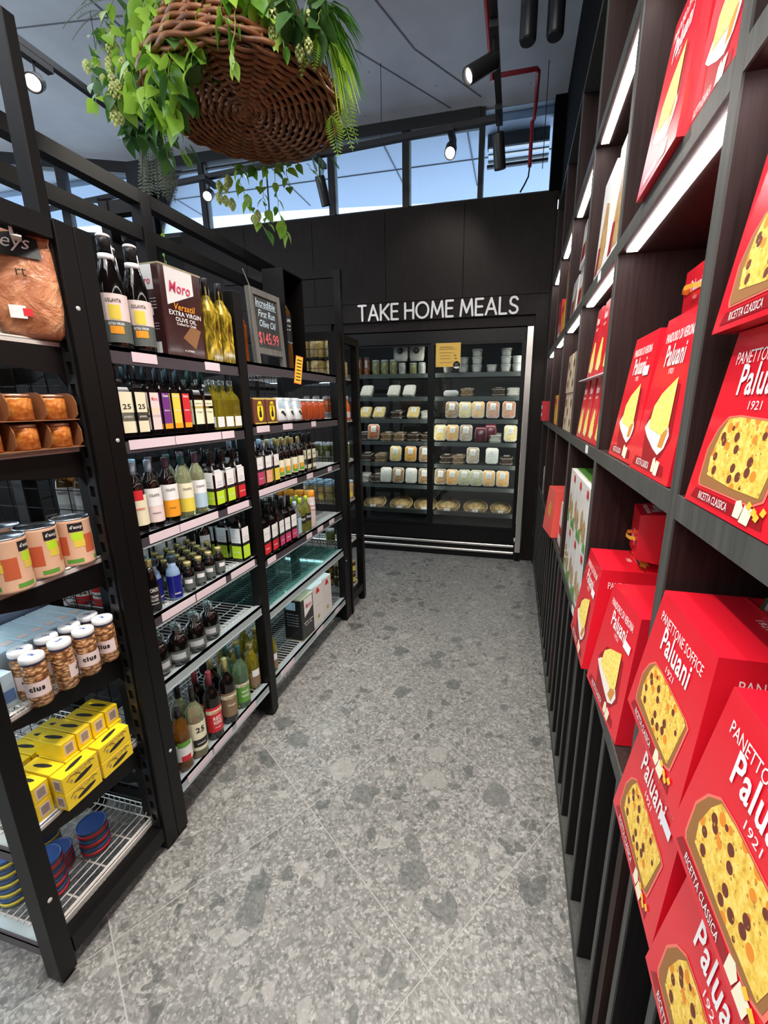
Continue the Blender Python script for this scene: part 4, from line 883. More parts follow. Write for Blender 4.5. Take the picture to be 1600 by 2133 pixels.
# cans
CANP = mat('can_paper', (.72, .45, .30), .45); TINL = mat('tin_lid', (.55, .60, .66), .22, 1)
can = empty('vegetable_can'); can['category'] = 'can'
MB().lathe([(.0385, 0), (.040, .002), (.0395, .006), (.0395, .112), (.040, .116), (.0385, .1175)], 28).build('body', CANP, can)
MB().lathe([(.0398, .1165), (.0402, .1205), (.0385, .1205), (.037, .1185), (.026, .1185), (.025, .1180), (.01, .1180)], 28).build('lid', TINL, can)
def patch(name, mt, a0, a1, z0, z1, rr, par, n=6):
    m = MB(); v = []
    for i in range(n+1):
        q = R(a0+(a1-a0)*i/n); v += [(rr*math.cos(q), rr*math.sin(q), z0), (rr*math.cos(q), rr*math.sin(q), z1)]
    m._add(v, [(2*i, 2*i+2, 2*i+3, 2*i+1) for i in range(n)], 0, True); return m.build(name, mt, par)
for a in (-108, -18, 72, 162):
    patch('badge', BLK, a, a+45, .088, .110, .0398, can); patch('lime_patch', LIME, a+5, a+42, .066, .086, .0398, can); patch('yellow_patch', YELL, a+10, a+44, .048, .066, .0398, can)
    m = MB(); text(m, "d'aucy", .026, .011, 0, 0, bold=.02); bend(m, .0402, .099, R(a+24)).build('lettering', WHITE, can)
    patch('tomato_print', C('tomato_print', (.55, .12, .05)), a-48, a-8, .03, .078, .0397, can); patch('score_bar', GREENL, a-20, a+30, .008, .018, .0398, can)
for x, y, rz, lb in ((-1.062, .640, 20, 'vegetable can cut by the left photo edge, in the front'), (-1.082, .722, 0, 'vegetable can with dark badge, in the middle of the front group'), (-1.082, .805, 150, 'vegetable can showing its white text side, nearest the rack back'), (-1.165, .700, 60, 'vegetable can standing behind the front three')):
    dup(can, (x, y, ZR[2]+.002), R(rz), lb, 'large vegetable cans')
gj = bottle('preserve_jar', 'jar', .034, .14, 'jar', liquid('pale_brine', (.60, .58, .40), .5), CAPB, [(.10, .72, PINKW)], n=16)
dup(gj, (-1.255, .725, ZR[2]+.002), 0, 'tall glass jar with pale label behind the vegetable cans')
# bean jars
BEAN = mat('beans', (.55, .30, .15), .25, coat=.5); N, L, B = nodes(BEAN)
vd = vor(N, L, coords(N, L, 'Object', (1, 1, 1.5)), 95); L.new(ramp(N, L, vd, [(.05, (.72, .46, .24)), (.45, (.48, .24, .10)), (.75, (.16, .06, .02))]), B.inputs['Base Color']); bump(N, L, B, vd, .6, .006)
bj = empty('bean_jar'); bj['category'] = 'jar'
MB().lathe([(.021, 0), (.0235, .006), (.0235, .092), (.021, .104), (.0195, .108), (.0195, .113)], 20).build('glass', BEAN, bj)
MB().lathe([(.0225, .110), (.0235, .112), (.0235, .122), (.022, .124)], 20).build('lid', CAPW, bj)
MB().lathe([(.0222, .106), (.0222, .111)], 20).build('seal_ring', C('blue_seal', (.03, .05, .16)), bj)
m = MB(); text(m, 'SM', .016, .008, 0, 0, bold=.02); m.v = [(x, y, .1246) for x, y, z in m.v]; m.build('lid_print', C('blue_ink', (.05, .09, .35)), bj)
patch('label', PINKW, -110, 30, .028, .064, .0241, bj, 8); m = MB(); text(m, 'cius', .030, .013, 0, 0, bold=.045); bend(m, .0247, .049, R(-40)).build('lettering', BLK, bj)
bjs = [(-1.040, .628, 0), (-1.092, .640, 20), (-1.040, .690, 95), (-1.094, .700, 40), (-1.038, .748, 10), (-1.092, .756, 0), (-1.045, .808, -20), (-1.10, .812, 30)]
for i, (x, y, a) in enumerate(bjs): dup(bj, (x, y, ZR[3]+.002), R(a), f"{ORD[i//2]} bean jar with white lid, {'front' if x > -1.07 else 'rear'} column, end rack fourth shelf", 'bean jars with white lids')
BLC = mat('pale_blue_carton', (.50, .66, .78), .4)
bc = empty('blue_carton'); bc['category'] = 'carton'
MB().bevbox(-.075, -.016, 0, .075, .016, .115, .001).build('box', BLC, bc); MB().box(.0751, -.012, .02, .0756, .012, .06).build('blue_block', C('mid_blue', (.12, .22, .48)), bc)
m = MB(); m.T = face_matrix((0, 0, .1156), (0, 1, 0), (-1, 0, 0)); m.box(-.010, -.05, 0, .010, -.03, .0004); m.build('print', PINKW, bc)
for i in range(7): dup(bc, (-1.205, .628+i*.0335, ZR[3]+.002), R(random.uniform(-1, 1)), f'{ORD[i]} pale blue and white carton standing behind the bean jars', 'pale blue cartons')
for i in range(2): dup(bc, (-1.165-.0*i, .575+.0335*i-.01, ZR[3]-.028 if False else ZR[3]+.002), 0, f'{ORD[i]} pale blue carton at the very front of the shelf', 'pale blue cartons', sc=(1, 1, .72))
fw = MB().bevbox(-1.47, .62, ZR[3]+.003, -1.29, .84, ZR[3]+.145, .012).build('film_wrapped_pack', mat('film_wrap', (.20, .24, .36), .15, coat=.6), label='film wrapped dark blue pack behind the pale blue cartons', cat='pack')
MB().box(-1.70, .549, ZR[3]-.004, -1.062, .5525, ZR[3]+.045).build('shelf_divider', ACRYL, label='clear acrylic fence along the front of the fourth end rack shelf', cat='shelf divider')
# yellow cartons
YCT = C('carton_bright_yellow', (.92, .66, .015), .4, coat=.2)
yc = empty('yellow_carton'); yc['category'] = 'carton'       # long axis y, face +x
MB().bevbox(-.019, -.046, 0, .019, .046, .048, .0012).build('box', YCT, yc)
def fishp(n=10): return [(.026*math.cos(2*math.pi*i/n), .0062*math.sin(2*math.pi*i/n)+.004*math.cos(2*math.pi*i/n)) for i in range(n)]
m = MB(); m.T = face_matrix((.0194, 0, .018), (0, 1, 0), (0, 0, 1)); m._add([(a+.004, b, 0) for a, b in fishp()], [tuple(range(10))]); m._add([(-.03+.012*math.cos(t*.628), .012+.010*math.sin(t*.628), 0) for t in range(10)], [tuple(range(10))]) if False else None
m.tube([(-.036, .012, 0), (-.026, .021, 0), (-.012, .018, 0), (-.002, .008, 0)], .0007, 4).tube([(.036, .018, 0), (.024, .024, 0), (.012, .018, 0)], .0007, 4); m.build('fish_print', BLK, yc)
m = MB(); m.T = face_matrix((.0196, 0, .018), (0, 1, 0), (0, 0, 1)); m._add([(-.026+.004*math.cos(t*.785), .006+.005*math.sin(t*.785), 0) for t in range(8)], [tuple(range(8))]); m._add([(.024+.003*math.cos(t*.785), .016+.004*math.sin(t*.785), 0) for t in range(8)], [tuple(range(8))]); text(m, 'ORTIZ', .03, .012, -.002, .018); m.build('print', C('sand_print', (.45, .30, .12)), yc)
m = MB(); m.T = face_matrix((0, 0, .0484), (0, 1, 0), (-1, 0, 0)); m._add([(a, b, 0) for a, b in fishp()], [tuple(range(10))]); m.build('fish_print', BLK, yc)
m = MB(); m.T = face_matrix((0, -.0464, .024), (1, 0, 0), (0, 0, 1)); m.box(-.012, -.016, 0, .012, .016, .0002); m.build('barcode_patch', PINKW, yc)
m = MB(); m.T = face_matrix((0, -.0467, .024), (1, 0, 0), (0, 0, 1))
for i in range(6): m.box(-.009, -.011+i*.004, 0, .009, -.0088+i*.004, .0002)
m.build('barcode', C('barcode_grey', (.12, .10, .10)), yc)
zc = ZR[4]+.003
fr_ = 'yellow fish cartons on the fifth end rack shelf'
for lay in (0, 1):
    ln = ('lower', 'upper')[lay]
    dup(yc, (-1.045, .664, zc+lay*.049), 0, f'{ln} yellow fish carton of the nearer pair facing the aisle', fr_)
    dup(yc, (-1.045, .762, zc+lay*.049), R(1), f'{ln} yellow fish carton of the farther pair facing the aisle', fr_)
    dup(yc, (-1.113, .596, zc+lay*.049), R(90), f'{ln} yellow fish carton turned end-on at the front corner', fr_)
for lay in range(3):
    for i in range(5):
        y = .640+i*.0415
        if lay == 2 and i < 1: continue
        dup(yc, (-1.115-(.006 if lay == 2 else 0), y, zc+lay*.049), R(90), f"{ORD[i]} end-on yellow carton, {('bottom', 'middle', 'top')[lay]} layer, behind the front pairs", fr_)
for lay in range(2):
    for i in range(5): dup(yc, (-1.225, .596+i*.0415, zc+lay*.049), R(90), f"{ORD[i]} end-on yellow carton, {('bottom', 'top')[lay]} layer, deepest column on the shelf", fr_)
# fish tins
def ftin(c1, c2): 
    t = empty('fish_tin'); t['category'] = 'tin'
    MB().lathe([(.036, 0), (.037, .002), (.037, .026), (.036, .028)], 24).build('body', c1, t); MB().lathe([(.0375, .009), (.0375, .019)], 24).build('band', c2, t)
    MB().lathe([(.0375, .0255), (.0378, .030), (.036, .0305), (.034, .0285)], 24).build('lid', C('tin_blue_lid', (.02, .07, .27), .3, coat=.4), t); return t
TB = C('tin_dark_teal', (.02, .06, .09), .3, coat=.4)
fa, fb_, fc = ftin(TB, YELL), ftin(TB, REDL), ftin(REDL, TB)
for (x, y, p, n, nm) in ((-1.235, .585, fa, 5, 'yellow banded tin, stack at the left photo edge'), (-1.150, .612, fb_, 4, 'red banded tin, stack beside the front post'), (-1.200, .668, fc, 2, 'teal and red tin, short stack between the taller stacks'), (-1.148, .738, fb_, 3, 'red banded tin, stack in the middle of the bottom shelf'), (-1.290, .70, fa, 3, 'yellow banded tin, stack behind the middle stack')):
    for i in range(n): dup(p, (x, y, ZR[5]+.002+i*.0308), R(random.uniform(0, 360)), f"{('lowest', 'second', 'third', 'fourth', 'fifth')[i]} {nm}", 'stacked fish tins')

# ============================================================ FAR END RACK GOODS
ZF = [1.560, 1.300, 1.040, .770, .480, .150]
def food(name, a, b, c_, sc=60, rough=.3):
    m = mat(name, b, rough, coat=.4); N, L, B = nodes(m); n = noise(N, L, coords(N, L, 'Object'), sc, 4, .6, .8)
    L.new(ramp(N, L, n, [(.32, a), (.5, b), (.66, c_)]), B.inputs['Base Color']); return m
LUP = food('yellow_lupins', (.42, .30, .09), (.66, .52, .22), (.80, .68, .36), 50); OLV = food('green_olives', (.05, .07, .01), (.16, .19, .03), (.33, .35, .08), 60)
TAN = food('tan_relish', (.38, .26, .10), (.52, .38, .17), (.62, .48, .26), 20); DRK = food('dark_spread', (.03, .006, .006), (.07, .02, .01), (.12, .03, .02), 20)
def farjars(proto, z, xs, ys, desc, shelf):
    for j, y in enumerate(ys):
        for i, x in enumerate(xs):
            dup(proto, (x, y, z+.002), R(random.uniform(-20, 20)), f"{ORD[i]} {desc} from aisle, {('inner', 'middle', 'outer')[j]} row, {shelf}, far end rack", desc+'s on the far end rack')
lj2 = bottle('large_yellow_jar', 'jar', .046, .112, 'jar', LUP, CAPB, [], n=14)
farjars(lj2, ZF[0], (-1.10, -1.20, -1.30), (2.555, 2.665), 'large yellow jar', 'top shelf')
for i, x in enumerate((-1.10, -1.20, -1.30)): dup(lj2, (x, 2.555, ZF[0]+.1165), 0, f'{ORD[i]} large yellow jar from the aisle stacked on the inner row', 'large yellow jars on the far end rack')
osj = bottle('orange_sauce_bottle', 'jar', .030, .15, 'small', C('vivid_orange', (.80, .16, .02), .3, coat=.4), CAPW, [(.1, .35, PINKW)], n=12)
farjars(osj, ZF[1], (-1.085, -1.155, -1.225, -1.295), (2.560, 2.690), 'orange sauce bottle', 'second shelf')
olj = bottle('olive_jar', 'jar', .038, .115, 'jar', OLV, CAPW, [(.3, .6, WH, .3)], n=14)
farjars(olj, ZF[2], (-1.095, -1.180, -1.265), (2.555, 2.66), 'green olive jar', 'third shelf')
tnj = bottle('tan_jar', 'jar', .034, .125, 'jar', TAN, CAPBL, [(.1, .4, YELL, .4)], n=14)
farjars(tnj, ZF[3], (-1.09, -1.165, -1.24, -1.315), (2.550, 2.625, 2.700), 'tan relish jar', 'fourth shelf')
gnj = bottle('pickle_jar', 'jar', .032, .10, 'jar', OLV, CAPW, [], n=12); farjars(gnj, ZF[4], (-1.10, -1.18), (2.56,), 'pickle jar', 'fifth shelf')
dkj = bottle('dark_spread_jar', 'jar', .030, .082, 'jar', DRK, CAPG, [(.15, .6, YELL, .5)], n=12)
for lay in (0, 1):
    for i, x in enumerate((-1.085, -1.155, -1.225)):
        for j, y in enumerate((2.60, 2.68)): dup(dkj, (x, y, ZF[5]+.002+lay*.0845), 0, f"{ORD[i]} dark jar from aisle, {('inner', 'outer')[j]} row, {('lower', 'upper')[lay]} layer, far end rack bottom", 'dark spread jars')
# ============================================================ FRIDGE GOODS
PIZ = food('pizza_top', (.42, .20, .06), (.70, .48, .20), (.82, .70, .42), 40); OR1 = food('orange_meal', (.55, .18, .02), (.80, .38, .05), (.90, .58, .18), 45); YL1 = food('yellow_meal', (.55, .33, .06), (.82, .60, .20), (.88, .76, .42), 45)
RD1 = food('red_meal', (.28, .05, .01), (.52, .14, .03), (.66, .26, .07), 45); GR1 = food('green_meal', (.20, .20, .06), (.42, .40, .16), (.62, .58, .34), 50); BR1 = food('brown_meal', (.18, .09, .04), (.38, .22, .10), (.62, .46, .28), 50)
WH1 = food('white_meal', (.62, .58, .50), (.78, .75, .68), (.86, .84, .80), 40); DK1 = food('dark_meal', (.03, .015, .01), (.09, .05, .03), (.20, .12, .07), 45); BUR = mat('burgundy_pack', (.14, .012, .03), .25, coat=.5)
PLA = glassy('clear_lid', (.88, .90, .90), 1.0); BASE = mat('clear_tray_rim', (.62, .63, .60), .25, coat=.4)
def tray(fm, w=.115, h=.148, d=.050, lab=True, rim=BASE):
    t = empty('meal_tray'); t['category'] = 'meal tray'; c = .016
    def oc(w_, h_, k=0): return [(-w_/2+c, 0+k), (w_/2-c, 0+k), (w_/2, c+k), (w_/2, h_-c-k), (w_/2-c, h_-k), (-w_/2+c, h_-k), (-w_/2, h_-c-k), (-w_/2, c+k)]
    MB().prism(list(reversed(oc(w, h))), -.004, 0, 0, 'xz').build('rim', rim, t)
    MB().prism(list(reversed(oc(w-.012, h-.0, .006))), -.010, d-.01, 0, 'xz').build('food', fm, t)
    if lab:
        MB().box(-.026, -.0112, h*.48, .026, -.0104, h*.90).build('label', WH, t)
        m = MB()
        for k in range(3): m.box(-.014, -.0118, h*.60+k*.010, .010, -.0113, h*.60+k*.010+.003)
        m.build('print', GREYL, t)
    return t
P_ = {n: tray(f) for n, f in (('orange', OR1), ('yellow', YL1), ('red', RD1), ('green', GR1), ('brown', BR1), ('white', WH1), ('dark', DK1))}
NTH = ['leftmost', 'second', 'third', 'fourth', 'fifth', 'sixth', 'seventh', 'eighth']
SHN = ['top', 'second', 'third', 'fourth', 'fifth', 'sixth', 'lowest']
def frow(door, si, items):
    """items: (x, colour, mode) with mode u upright, s sloping, f flat"""
    cnt = {}
    for x, c_, md in items:
        cnt[(c_, md)] = cnt.get((c_, md), -1)+1; z = FZ[si]+.001
        way = {'u': 'upright', 's': 'sloping', 'f': 'flat'}[md]
        lab = f"{NTH[cnt[(c_, md)]]} {way} tray of {c_} food, {SHN[si]} shelf, {door} fridge door"
        rot = {'u': (R(-14), 0, 0), 's': (R(-48), 0, 0), 'f': (R(-84), 0, 0)}[md]; off = {'u': 0.013, 's': .012, 'f': .012}[md]
        dup(P_[c_], (x, 3.975, z+off), 0, lab, 'meal trays in the fridge', rot=rot)
        if md == 'f': dup(P_[c_], (x, 3.985, z+off+.046), 0, lab.replace('flat tray', 'flat tray stacked on top'), 'meal trays in the fridge', rot=rot)
frow('left', 1, [(-1.40, 'white', 's'), (-1.13, 'white', 's'), (-.98, 'white', 's')])
frow('left', 2, [(-1.42, 'yellow', 's'), (-1.28, 'yellow', 's'), (-1.10, 'dark', 'f'), (-.94, 'yellow', 's'), (-.81, 'white', 'f')])
frow('left', 3, [(-1.45, 'dark', 'f'), (-1.33, 'red', 'u'), (-1.21, 'brown', 'f'), (-1.08, 'brown', 'f'), (-.94, 'dark', 'f'), (-.81, 'dark', 'f')])
frow('left', 4, [(-1.42, 'dark', 'f'), (-1.27, 'brown', 'f'), (-1.11, 'yellow', 'u'), (-.96, 'orange', 'u'), (-.82, 'brown', 'u')])
frow('left', 5, [(-1.45, 'white', 'f'), (-1.32, 'dark', 'f'), (-1.21, 'white', 'u'), (-1.085, 'brown', 'u'), (-.955, 'white', 'u'), (-.825, 'brown', 'u')])
frow('right', 1, [(-.44, 'brown', 'f'), (-.16, 'dark', 'f'), (-.03, 'white', 'f')])
frow('right', 2, [(-.57, 'brown', 'u'), (-.45, 'yellow', 'u'), (-.332, 'orange', 'u'), (-.20, 'red', 'u'), (-.06, 'red', 'u')])
frow('right', 3, [(-.675, 'yellow', 'u'), (-.56, 'orange', 'u'), (-.435, 'brown', 'u'), (-.17, 'white', 'f'), (-.035, 'yellow', 'u')])
frow('right', 4, [(-.62, 'dark', 'f'), (-.50, 'brown', 'f'), (-.365, 'brown', 'u'), (-.19, 'white', 'u'), (-.06, 'dark', 'f')])
frow('right', 5, [(-.665, 'brown', 'u'), (-.555, 'orange', 'u'), (-.440, 'green', 'u'), (-.325, 'green', 'u'), (-.210, 'orange', 'u'), (-.085, 'orange', 'u')])
for i, (x, z) in enumerate(((-.30, FZ[3]+.001), (-.215, FZ[3]+.03))):
    m = MB(); blob(m, [(0, .02, .045), (.02, .035, .055), (.08, .03, .06), (.12, .02, .05), (.14, .004, .045)], 12)
    m.build('burgundy_pouch', BUR, label=f"shiny burgundy pouch, {('left', 'right')[i]} of the pair on the fourth right-hand shelf", cat='pouch', group='burgundy pouches', loc=(x, 3.99+.04*i, z), rz=R(90))
# top shelves: jars, pouches, tubs
gj3 = bottle('glass_jar', 'jar', .036, .13, 'jar', GR1, CAPW, [], n=12); wj3 = bottle('white_jar', 'jar', .034, .10, 'jar', WH1, CAPW, [(.2, .7, GREYL, .4)], n=12, facing=-90); rj3 = bottle('tall_red_jar', 'jar', .026, .16, 'jar', RD1, CLR, [(.4, .8, WH, .3)], n=12, facing=-90)
for i, x in enumerate((-1.45, -1.375)): dup(rj3, (x, 3.98, FZ[0]+.001), 0, f"{('left', 'right')[i]} tall glass jar at the left end of the top fridge shelf", 'tall glass jars in the fridge')
for i, x in enumerate((-1.29, -1.205, -1.12, -.93)): dup(gj3, (x, 3.99, FZ[0]+.001), 0, f'{NTH[i]} green glass jar on the top left fridge shelf', 'green glass jars in the fridge', sc=(1, 1, .75 if i == 3 else 1))
for i, x in enumerate((-1.035, -.85)): dup(wj3, (x, 3.985, FZ[0]+.001), 0, f"{('left', 'right')[i]} white jar under the white pouches, top fridge shelf", 'white jars in the fridge')
wp = empty('white_pouch'); wp['category'] = 'pouch'
blob(MB(), [(0, .022, .060), (.03, .030, .068), (.09, .026, .070), (.13, .008, .072), (.15, .002, .074)], 12).build('bag', C('frosted_white', (.72, .70, .64), .3), wp)
m = MB(); m.T = face_matrix((.031, 0, .085), (0, 1, 0), (0, 0, 1)); m.lathe([(.027, 0), (.027, .001)], 16); m.build('round_badge', BLK, wp)
m = MB(); m.T = face_matrix((.0325, 0, .085), (0, 1, 0), (0, 0, 1)); text(m, 'Y', .018, .022, 0, 0); m.build('lettering', WHITE, wp)
for i, x in enumerate((-1.045, -.895)): dup(wp, (x, 3.975, FZ[0]+.115), R(-90), f"white pouch with round black badge, {('left', 'right')[i]} one above the jars", 'white pouches in the fridge')
tb = empty('white_tub'); tb['category'] = 'tub'
MB().lathe([(.038, 0), (.044, .058)], 18).build('tub', C('tub_white', (.74, .72, .66), .35), tb); MB().lathe([(.047, .056), (.047, .064), (.043, .066)], 18).build('lid', CAPW, tb)
patch('label', WH, -125, -55, .010, .050, .0445, tb)
k = 0
for x, n in ((-.61, 1), (-.475, 2), (-.355, 3), (-.225, 1), (-.105, 3), (-.005, 2)):
    for i in range(n):
        dup(tb, (x, 3.985, FZ[0]+.001+i*.0665), 0, f"white lidded tub, {('lowest', 'second', 'third')[i]} in the {NTH[k]} stack, top right fridge shelf", 'white lidded tubs')
    k += 1
wbg = MB(); blob(wbg, [(0, .03, .05), (.02, .04, .07), (.045, .03, .066), (.058, .01, .05)], 12); wbg.build('white_paper_bag', WH, label='small white wrapped bag on the second shelf behind the right fridge door', cat='bag', loc=(-.58, 3.985, FZ[1]+.001), rz=R(90))
pz = empty('wrapped_pizza'); pz['category'] = 'pizza'
MB().lathe([(.10, 0), (.118, .006), (.120, .014), (.108, .018)], 24).build('crust', food('crust', (.45, .28, .12), (.62, .42, .20), (.72, .55, .32), 20), pz)
MB().lathe([(.108, .0185), (.02, .021)], 24).build('topping', PIZ, pz); MB().box(-.03, -.105, .014, .03, -.06, .0225).build('label', WH, pz)
for i, (x, lb) in enumerate(((-1.36, 'left fridge door, leftmost'), (-1.08, 'left fridge door, with black band'), (-.83, 'left fridge door, rightmost'), (-.60, 'right fridge door, leftmost'), (-.33, 'right fridge door, middle'), (-.09, 'right fridge door, rightmost'))):
    dup(pz, (x, 4.09, FZ[6]+.02), 0, f'round wrapped pizza on the lowest shelf, {lb}', 'wrapped pizzas', rot=(R(24), 0, 0), sc=(1 if i != 5 else .85))
# ============================================================ GOODS ON THE RIGHT-HAND SHELVES
RED = mat('glossy_red_card', (.72, .010, .026), .30, coat=.4); REDD = mat('dark_red_print', (.30, .006, .012), .35)
CRUMB = mat('cake_crumb', (.80, .58, .12), .6); N, L, B = nodes(CRUMB)
v = coords(N, L, 'Object'); cr = ramp(N, L, noise(N, L, v, 130, 4, .7), [(.3, (.55, .30, .03)), (.5, (.80, .53, .08)), (.7, (.90, .70, .22))])
def spots(src, scale, thr, cut, col, off):
    mp = N.new('ShaderNodeVectorMath'); mp.operation = 'ADD'; mp.inputs[1].default_value = (off,)*3; L.new(v, mp.inputs[0])
    n = N.new('ShaderNodeTexVoronoi'); n.inputs['Scale'].default_value = scale; L.new(mp.outputs[0], n.inputs['Vector'])
    sp = N.new('ShaderNodeSeparateColor'); L.new(n.outputs['Color'], sp.inputs[0])
    a = N.new('ShaderNodeMath'); a.operation = 'LESS_THAN'; L.new(n.outputs['Distance'], a.inputs[0]); a.inputs[1].default_value = thr
    b = N.new('ShaderNodeMath'); b.operation = 'LESS_THAN'; L.new(sp.outputs[0], b.inputs[0]); b.inputs[1].default_value = cut
    c = N.new('ShaderNodeMath'); c.operation = 'MULTIPLY'; L.new(a.outputs[0], c.inputs[0]); L.new(b.outputs[0], c.inputs[1]); return mix(N, L, c.outputs[0], src, col)
cr = spots(cr, 62, .36, .65, (.72, .24, .02), 3); cr = spots(cr, 66, .36, .6, (.14, .03, .015), 11); cr = spots(cr, 170, .25, .4, (.45, .22, .04), 5); L.new(cr, B.inputs['Base Color'])
PLAIN = mat('plain_crumb', (.85, .66, .14), .6); N, L, B = nodes(PLAIN); L.new(ramp(N, L, noise(N, L, coords(N, L, 'Object'), 150, 4, .7), [(.3, (.66, .46, .06)), (.5, (.86, .68, .14)), (.7, (.93, .82, .35))]), B.inputs['Base Color'])
CRUST = C('cake_crust', (.30, .13, .04), .6); SUGAR = C('icing_sugar', (.78, .72, .66), .7); HALO = C('halo_print', (.80, .17, .12), .4); CUBES = C('candied_peel', (.88, .50, .04), .5); CREAMP = C('cream_print', (.80, .74, .55), .5); RAIS = C('raisin_print', (.10, .02, .01), .5)
STK = C('price_sticker', (.82, .82, .86), .5); RIBG = C('gold_ribbon', (.78, .42, .04), .35, metal=.2); RG, RW_, RR = C('ribbon_green', (.03, .22, .10)), C('ribbon_white', (.85, .82, .80)), C('ribbon_red', (.70, .03, .05))
def inset(poly, k):
    cx = sum(p[0] for p in poly)/len(poly); cz = sum(p[1] for p in poly)/len(poly)
    return [(cx+(a-cx)*k, cz+(b-cz)*k) for a, b in poly]
def cake_box(name, kind, wb, wt, h, sticker=False, side_txt=True, n_=1):
    """front (picture) face looks towards -x"""
    t = empty(name); t['category'] = 'cake box'
    MB().frustum(wb, wb, wt, wt, 0, h).build('carton', RED, t)
    ins = (wb-wt)/2; sl = math.hypot(h, ins)
    def faceM(dirn, e=.0006):
        # dirn: 'f' front -x, 's' near side -y, 't' top
        if dirn == 'f': return face_matrix((-wb/2-e, 0, 0), (0, -1, 0), (ins, 0, h))
        if dirn == 's': return face_matrix((0, -wb/2-e, 0), (1, 0, 0), (0, ins, h))
        if dirn == 'b': return face_matrix((0, 0, 0), (1, 0, 0), (0, 1, 0))
        return face_matrix((0, 0, h+e), (0, -1, 0), (1, 0, 0))
    def flat(dirn, poly, mt, nm, e=.0006, parent=None):
        m = MB(); m.T = faceM(dirn, e); m._add([(a, b, 0) for a, b in poly], [tuple(range(len(poly)))]); return m.build(nm, mt, parent or t)
    def tx(dirn, items, mt, e=.0012):
        m = MB(); m.T = faceM(dirn, e)
        for it_ in items: text(m, it_[0], it_[1]*wb, it_[2]*h, it_[3]*wb, it_[4]*h, 0, arc=it_[5] if len(it_) > 5 else 0, bold=it_[6] if len(it_) > 6 else 0, rot=it_[7] if len(it_) > 7 else 0)
        m.build('lettering', mt, t)
    S = lambda pl: [(a*wb, b*h) for a, b in pl]
    if kind == 'raisin':
        sl_ = S([(-.36, .16), (-.34, .13), (.22, .13), (.30, .17), (.34, .50), (.30, .52), (.10, .53), (-.10, .54), (-.22, .53), (-.30, .46), (-.36, .34)])
        crm = S([(-.28, .195), (.0, .17), (.27, .17), (.325, .50), (.29, .518), (.10, .528), (-.10, .538), (-.21, .525), (-.26, .44), (-.30, .30)])
        flat('f', inset(sl_, 1.05), HALO, 'halo_print'); flat('f', sl_, CRUST, 'crust_print', .0009); flat('f', crm, CRUMB, 'crumb_print', .0012)
        for cx, cz in ((.22, .125), (.27, .105), (.34, .12), (.30, .085)): flat('f', S([(cx-.022, cz-.012), (cx+.012, cz-.022), (cx+.026, cz+.008), (cx-.006, cz+.022)]), CUBES, 'peel_print', .0016)
        tx('f', [('PANETTONE SOFFICE', .64, .068, 0, .855, -.0*wb), ('Paluani', .44, .165, 0, .735, 0, .018), ('1921', .12, .045, 0, .60)], TEXTW)
    else:
        wd = S([(-.22, .33), (.16, .27), (.24, .31), (.22, .50), (.20, .56), (-.10, .48), (-.20, .40)])
        snow = S([(-.30, .30), (-.20, .25), (.02, .18), (.16, .15), (.26, .20), (.30, .28), (.24, .34), (-.22, .36)])
        flat('f', S([(-.20, .10), (.05, .08), (.22, .14), (.34, .26), (.26, .58), (.12, .58), (-.16, .50), (-.30, .34)]), HALO if False else REDD, 'halo_print', .0004)
        flat('f', snow, SUGAR, 'sugar_print', .0009); flat('f', S([(.12, .20), (.22, .20), (.26, .31), (.15, .30)]), C('golden_crust', (.62, .26, .05)), 'crust_print', .0012)
        flat('f', S([(-.20, .31), (.14, .27), (.25, .33), (.20, .62), (-.06, .53), (-.18, .45)]), PLAIN, 'crumb_print', .0014)
        tx('f', [('PANDORO DI VERONA', .58, .062, 0, .88, 0, .01), ('Paluani', .40, .135, 0, .765, 0, .018), ('1921', .10, .035, 0, .665)], TEXTW)
    flat('f', S([(-.42, .035), (.36, .035), (.34, .10), (-.38, .10)]), REDD, 'dark_band', .0005); tx('f', [('RICETTA CLASSICA', .34, .045, -.14, .068)], TEXTW)
    flat('f', S([(.10, .04), (.16, .04), (.175, .10), (.14, .135), (.10, .12)]), CREAMP, 'jug_print', .0010)
    flat('f', S([(.17, .03), (.25, .028), (.262, .115), (.185, .12)]), CREAMP, 'card_print', .0013)
    if side_txt:
        tx('s', [(('PANETTONE SOFFICE' if kind == 'raisin' else 'PANDORO DI VERONA'), .60, .065, 0, .86), ('Paluani', .42, .13, 0, .73, 0, .018), ('1921', .12, .04, 0, .62)]+[('TEMPERATURA', .30, .018, .25, .30-.035*k) for k in range(1)], TEXTW)
    tx('t', [('Paluani', .42*wt/wb, .14, 0, .13*wb/h, 0, .018), ('1921', .11, .04, 0, -.02*wb/h)], TEXTW)
    # fold line and ribbon handle
    MB().box(.012, -wt*.48, h, .016, wt*.48, h+.0022).build('lid_fold', REDD, t)
    pts = [(.018, -.045, h), (.018, -.036, h+.022), (.020, 0, h+.030), (.018, .036, h+.022), (.018, .045, h)]
    if kind == 'raisin':
        for k, mt in enumerate((RG, RW_, RR)): 
            m = MB()
            for (p, q) in zip(pts, pts[1:]): m._add([(p[0]-.007+k*.005, p[1], p[2]), (p[0]-.002+k*.005, p[1], p[2]), (q[0]-.002+k*.005, q[1], q[2]), (q[0]-.007+k*.005, q[1], q[2])], [(0, 1, 2, 3)])
            m.build('ribbon_handle', mt, t)
    else:
        m = MB()
        for (p, q) in zip(pts, pts[1:]): m._add([(p[0]-.007, p[1], p[2]), (p[0]+.007, p[1], p[2]), (q[0]+.007, q[1], q[2]), (q[0]-.007, q[1], q[2])], [(0, 1, 2, 3)])
        m.build('ribbon_handle', RIBG, t)
    if sticker: flat('f', S([(.18, .68), (.34, .68), (.34, .75), (.18, .75)]), STK, 'price_sticker', .0018)
    return t
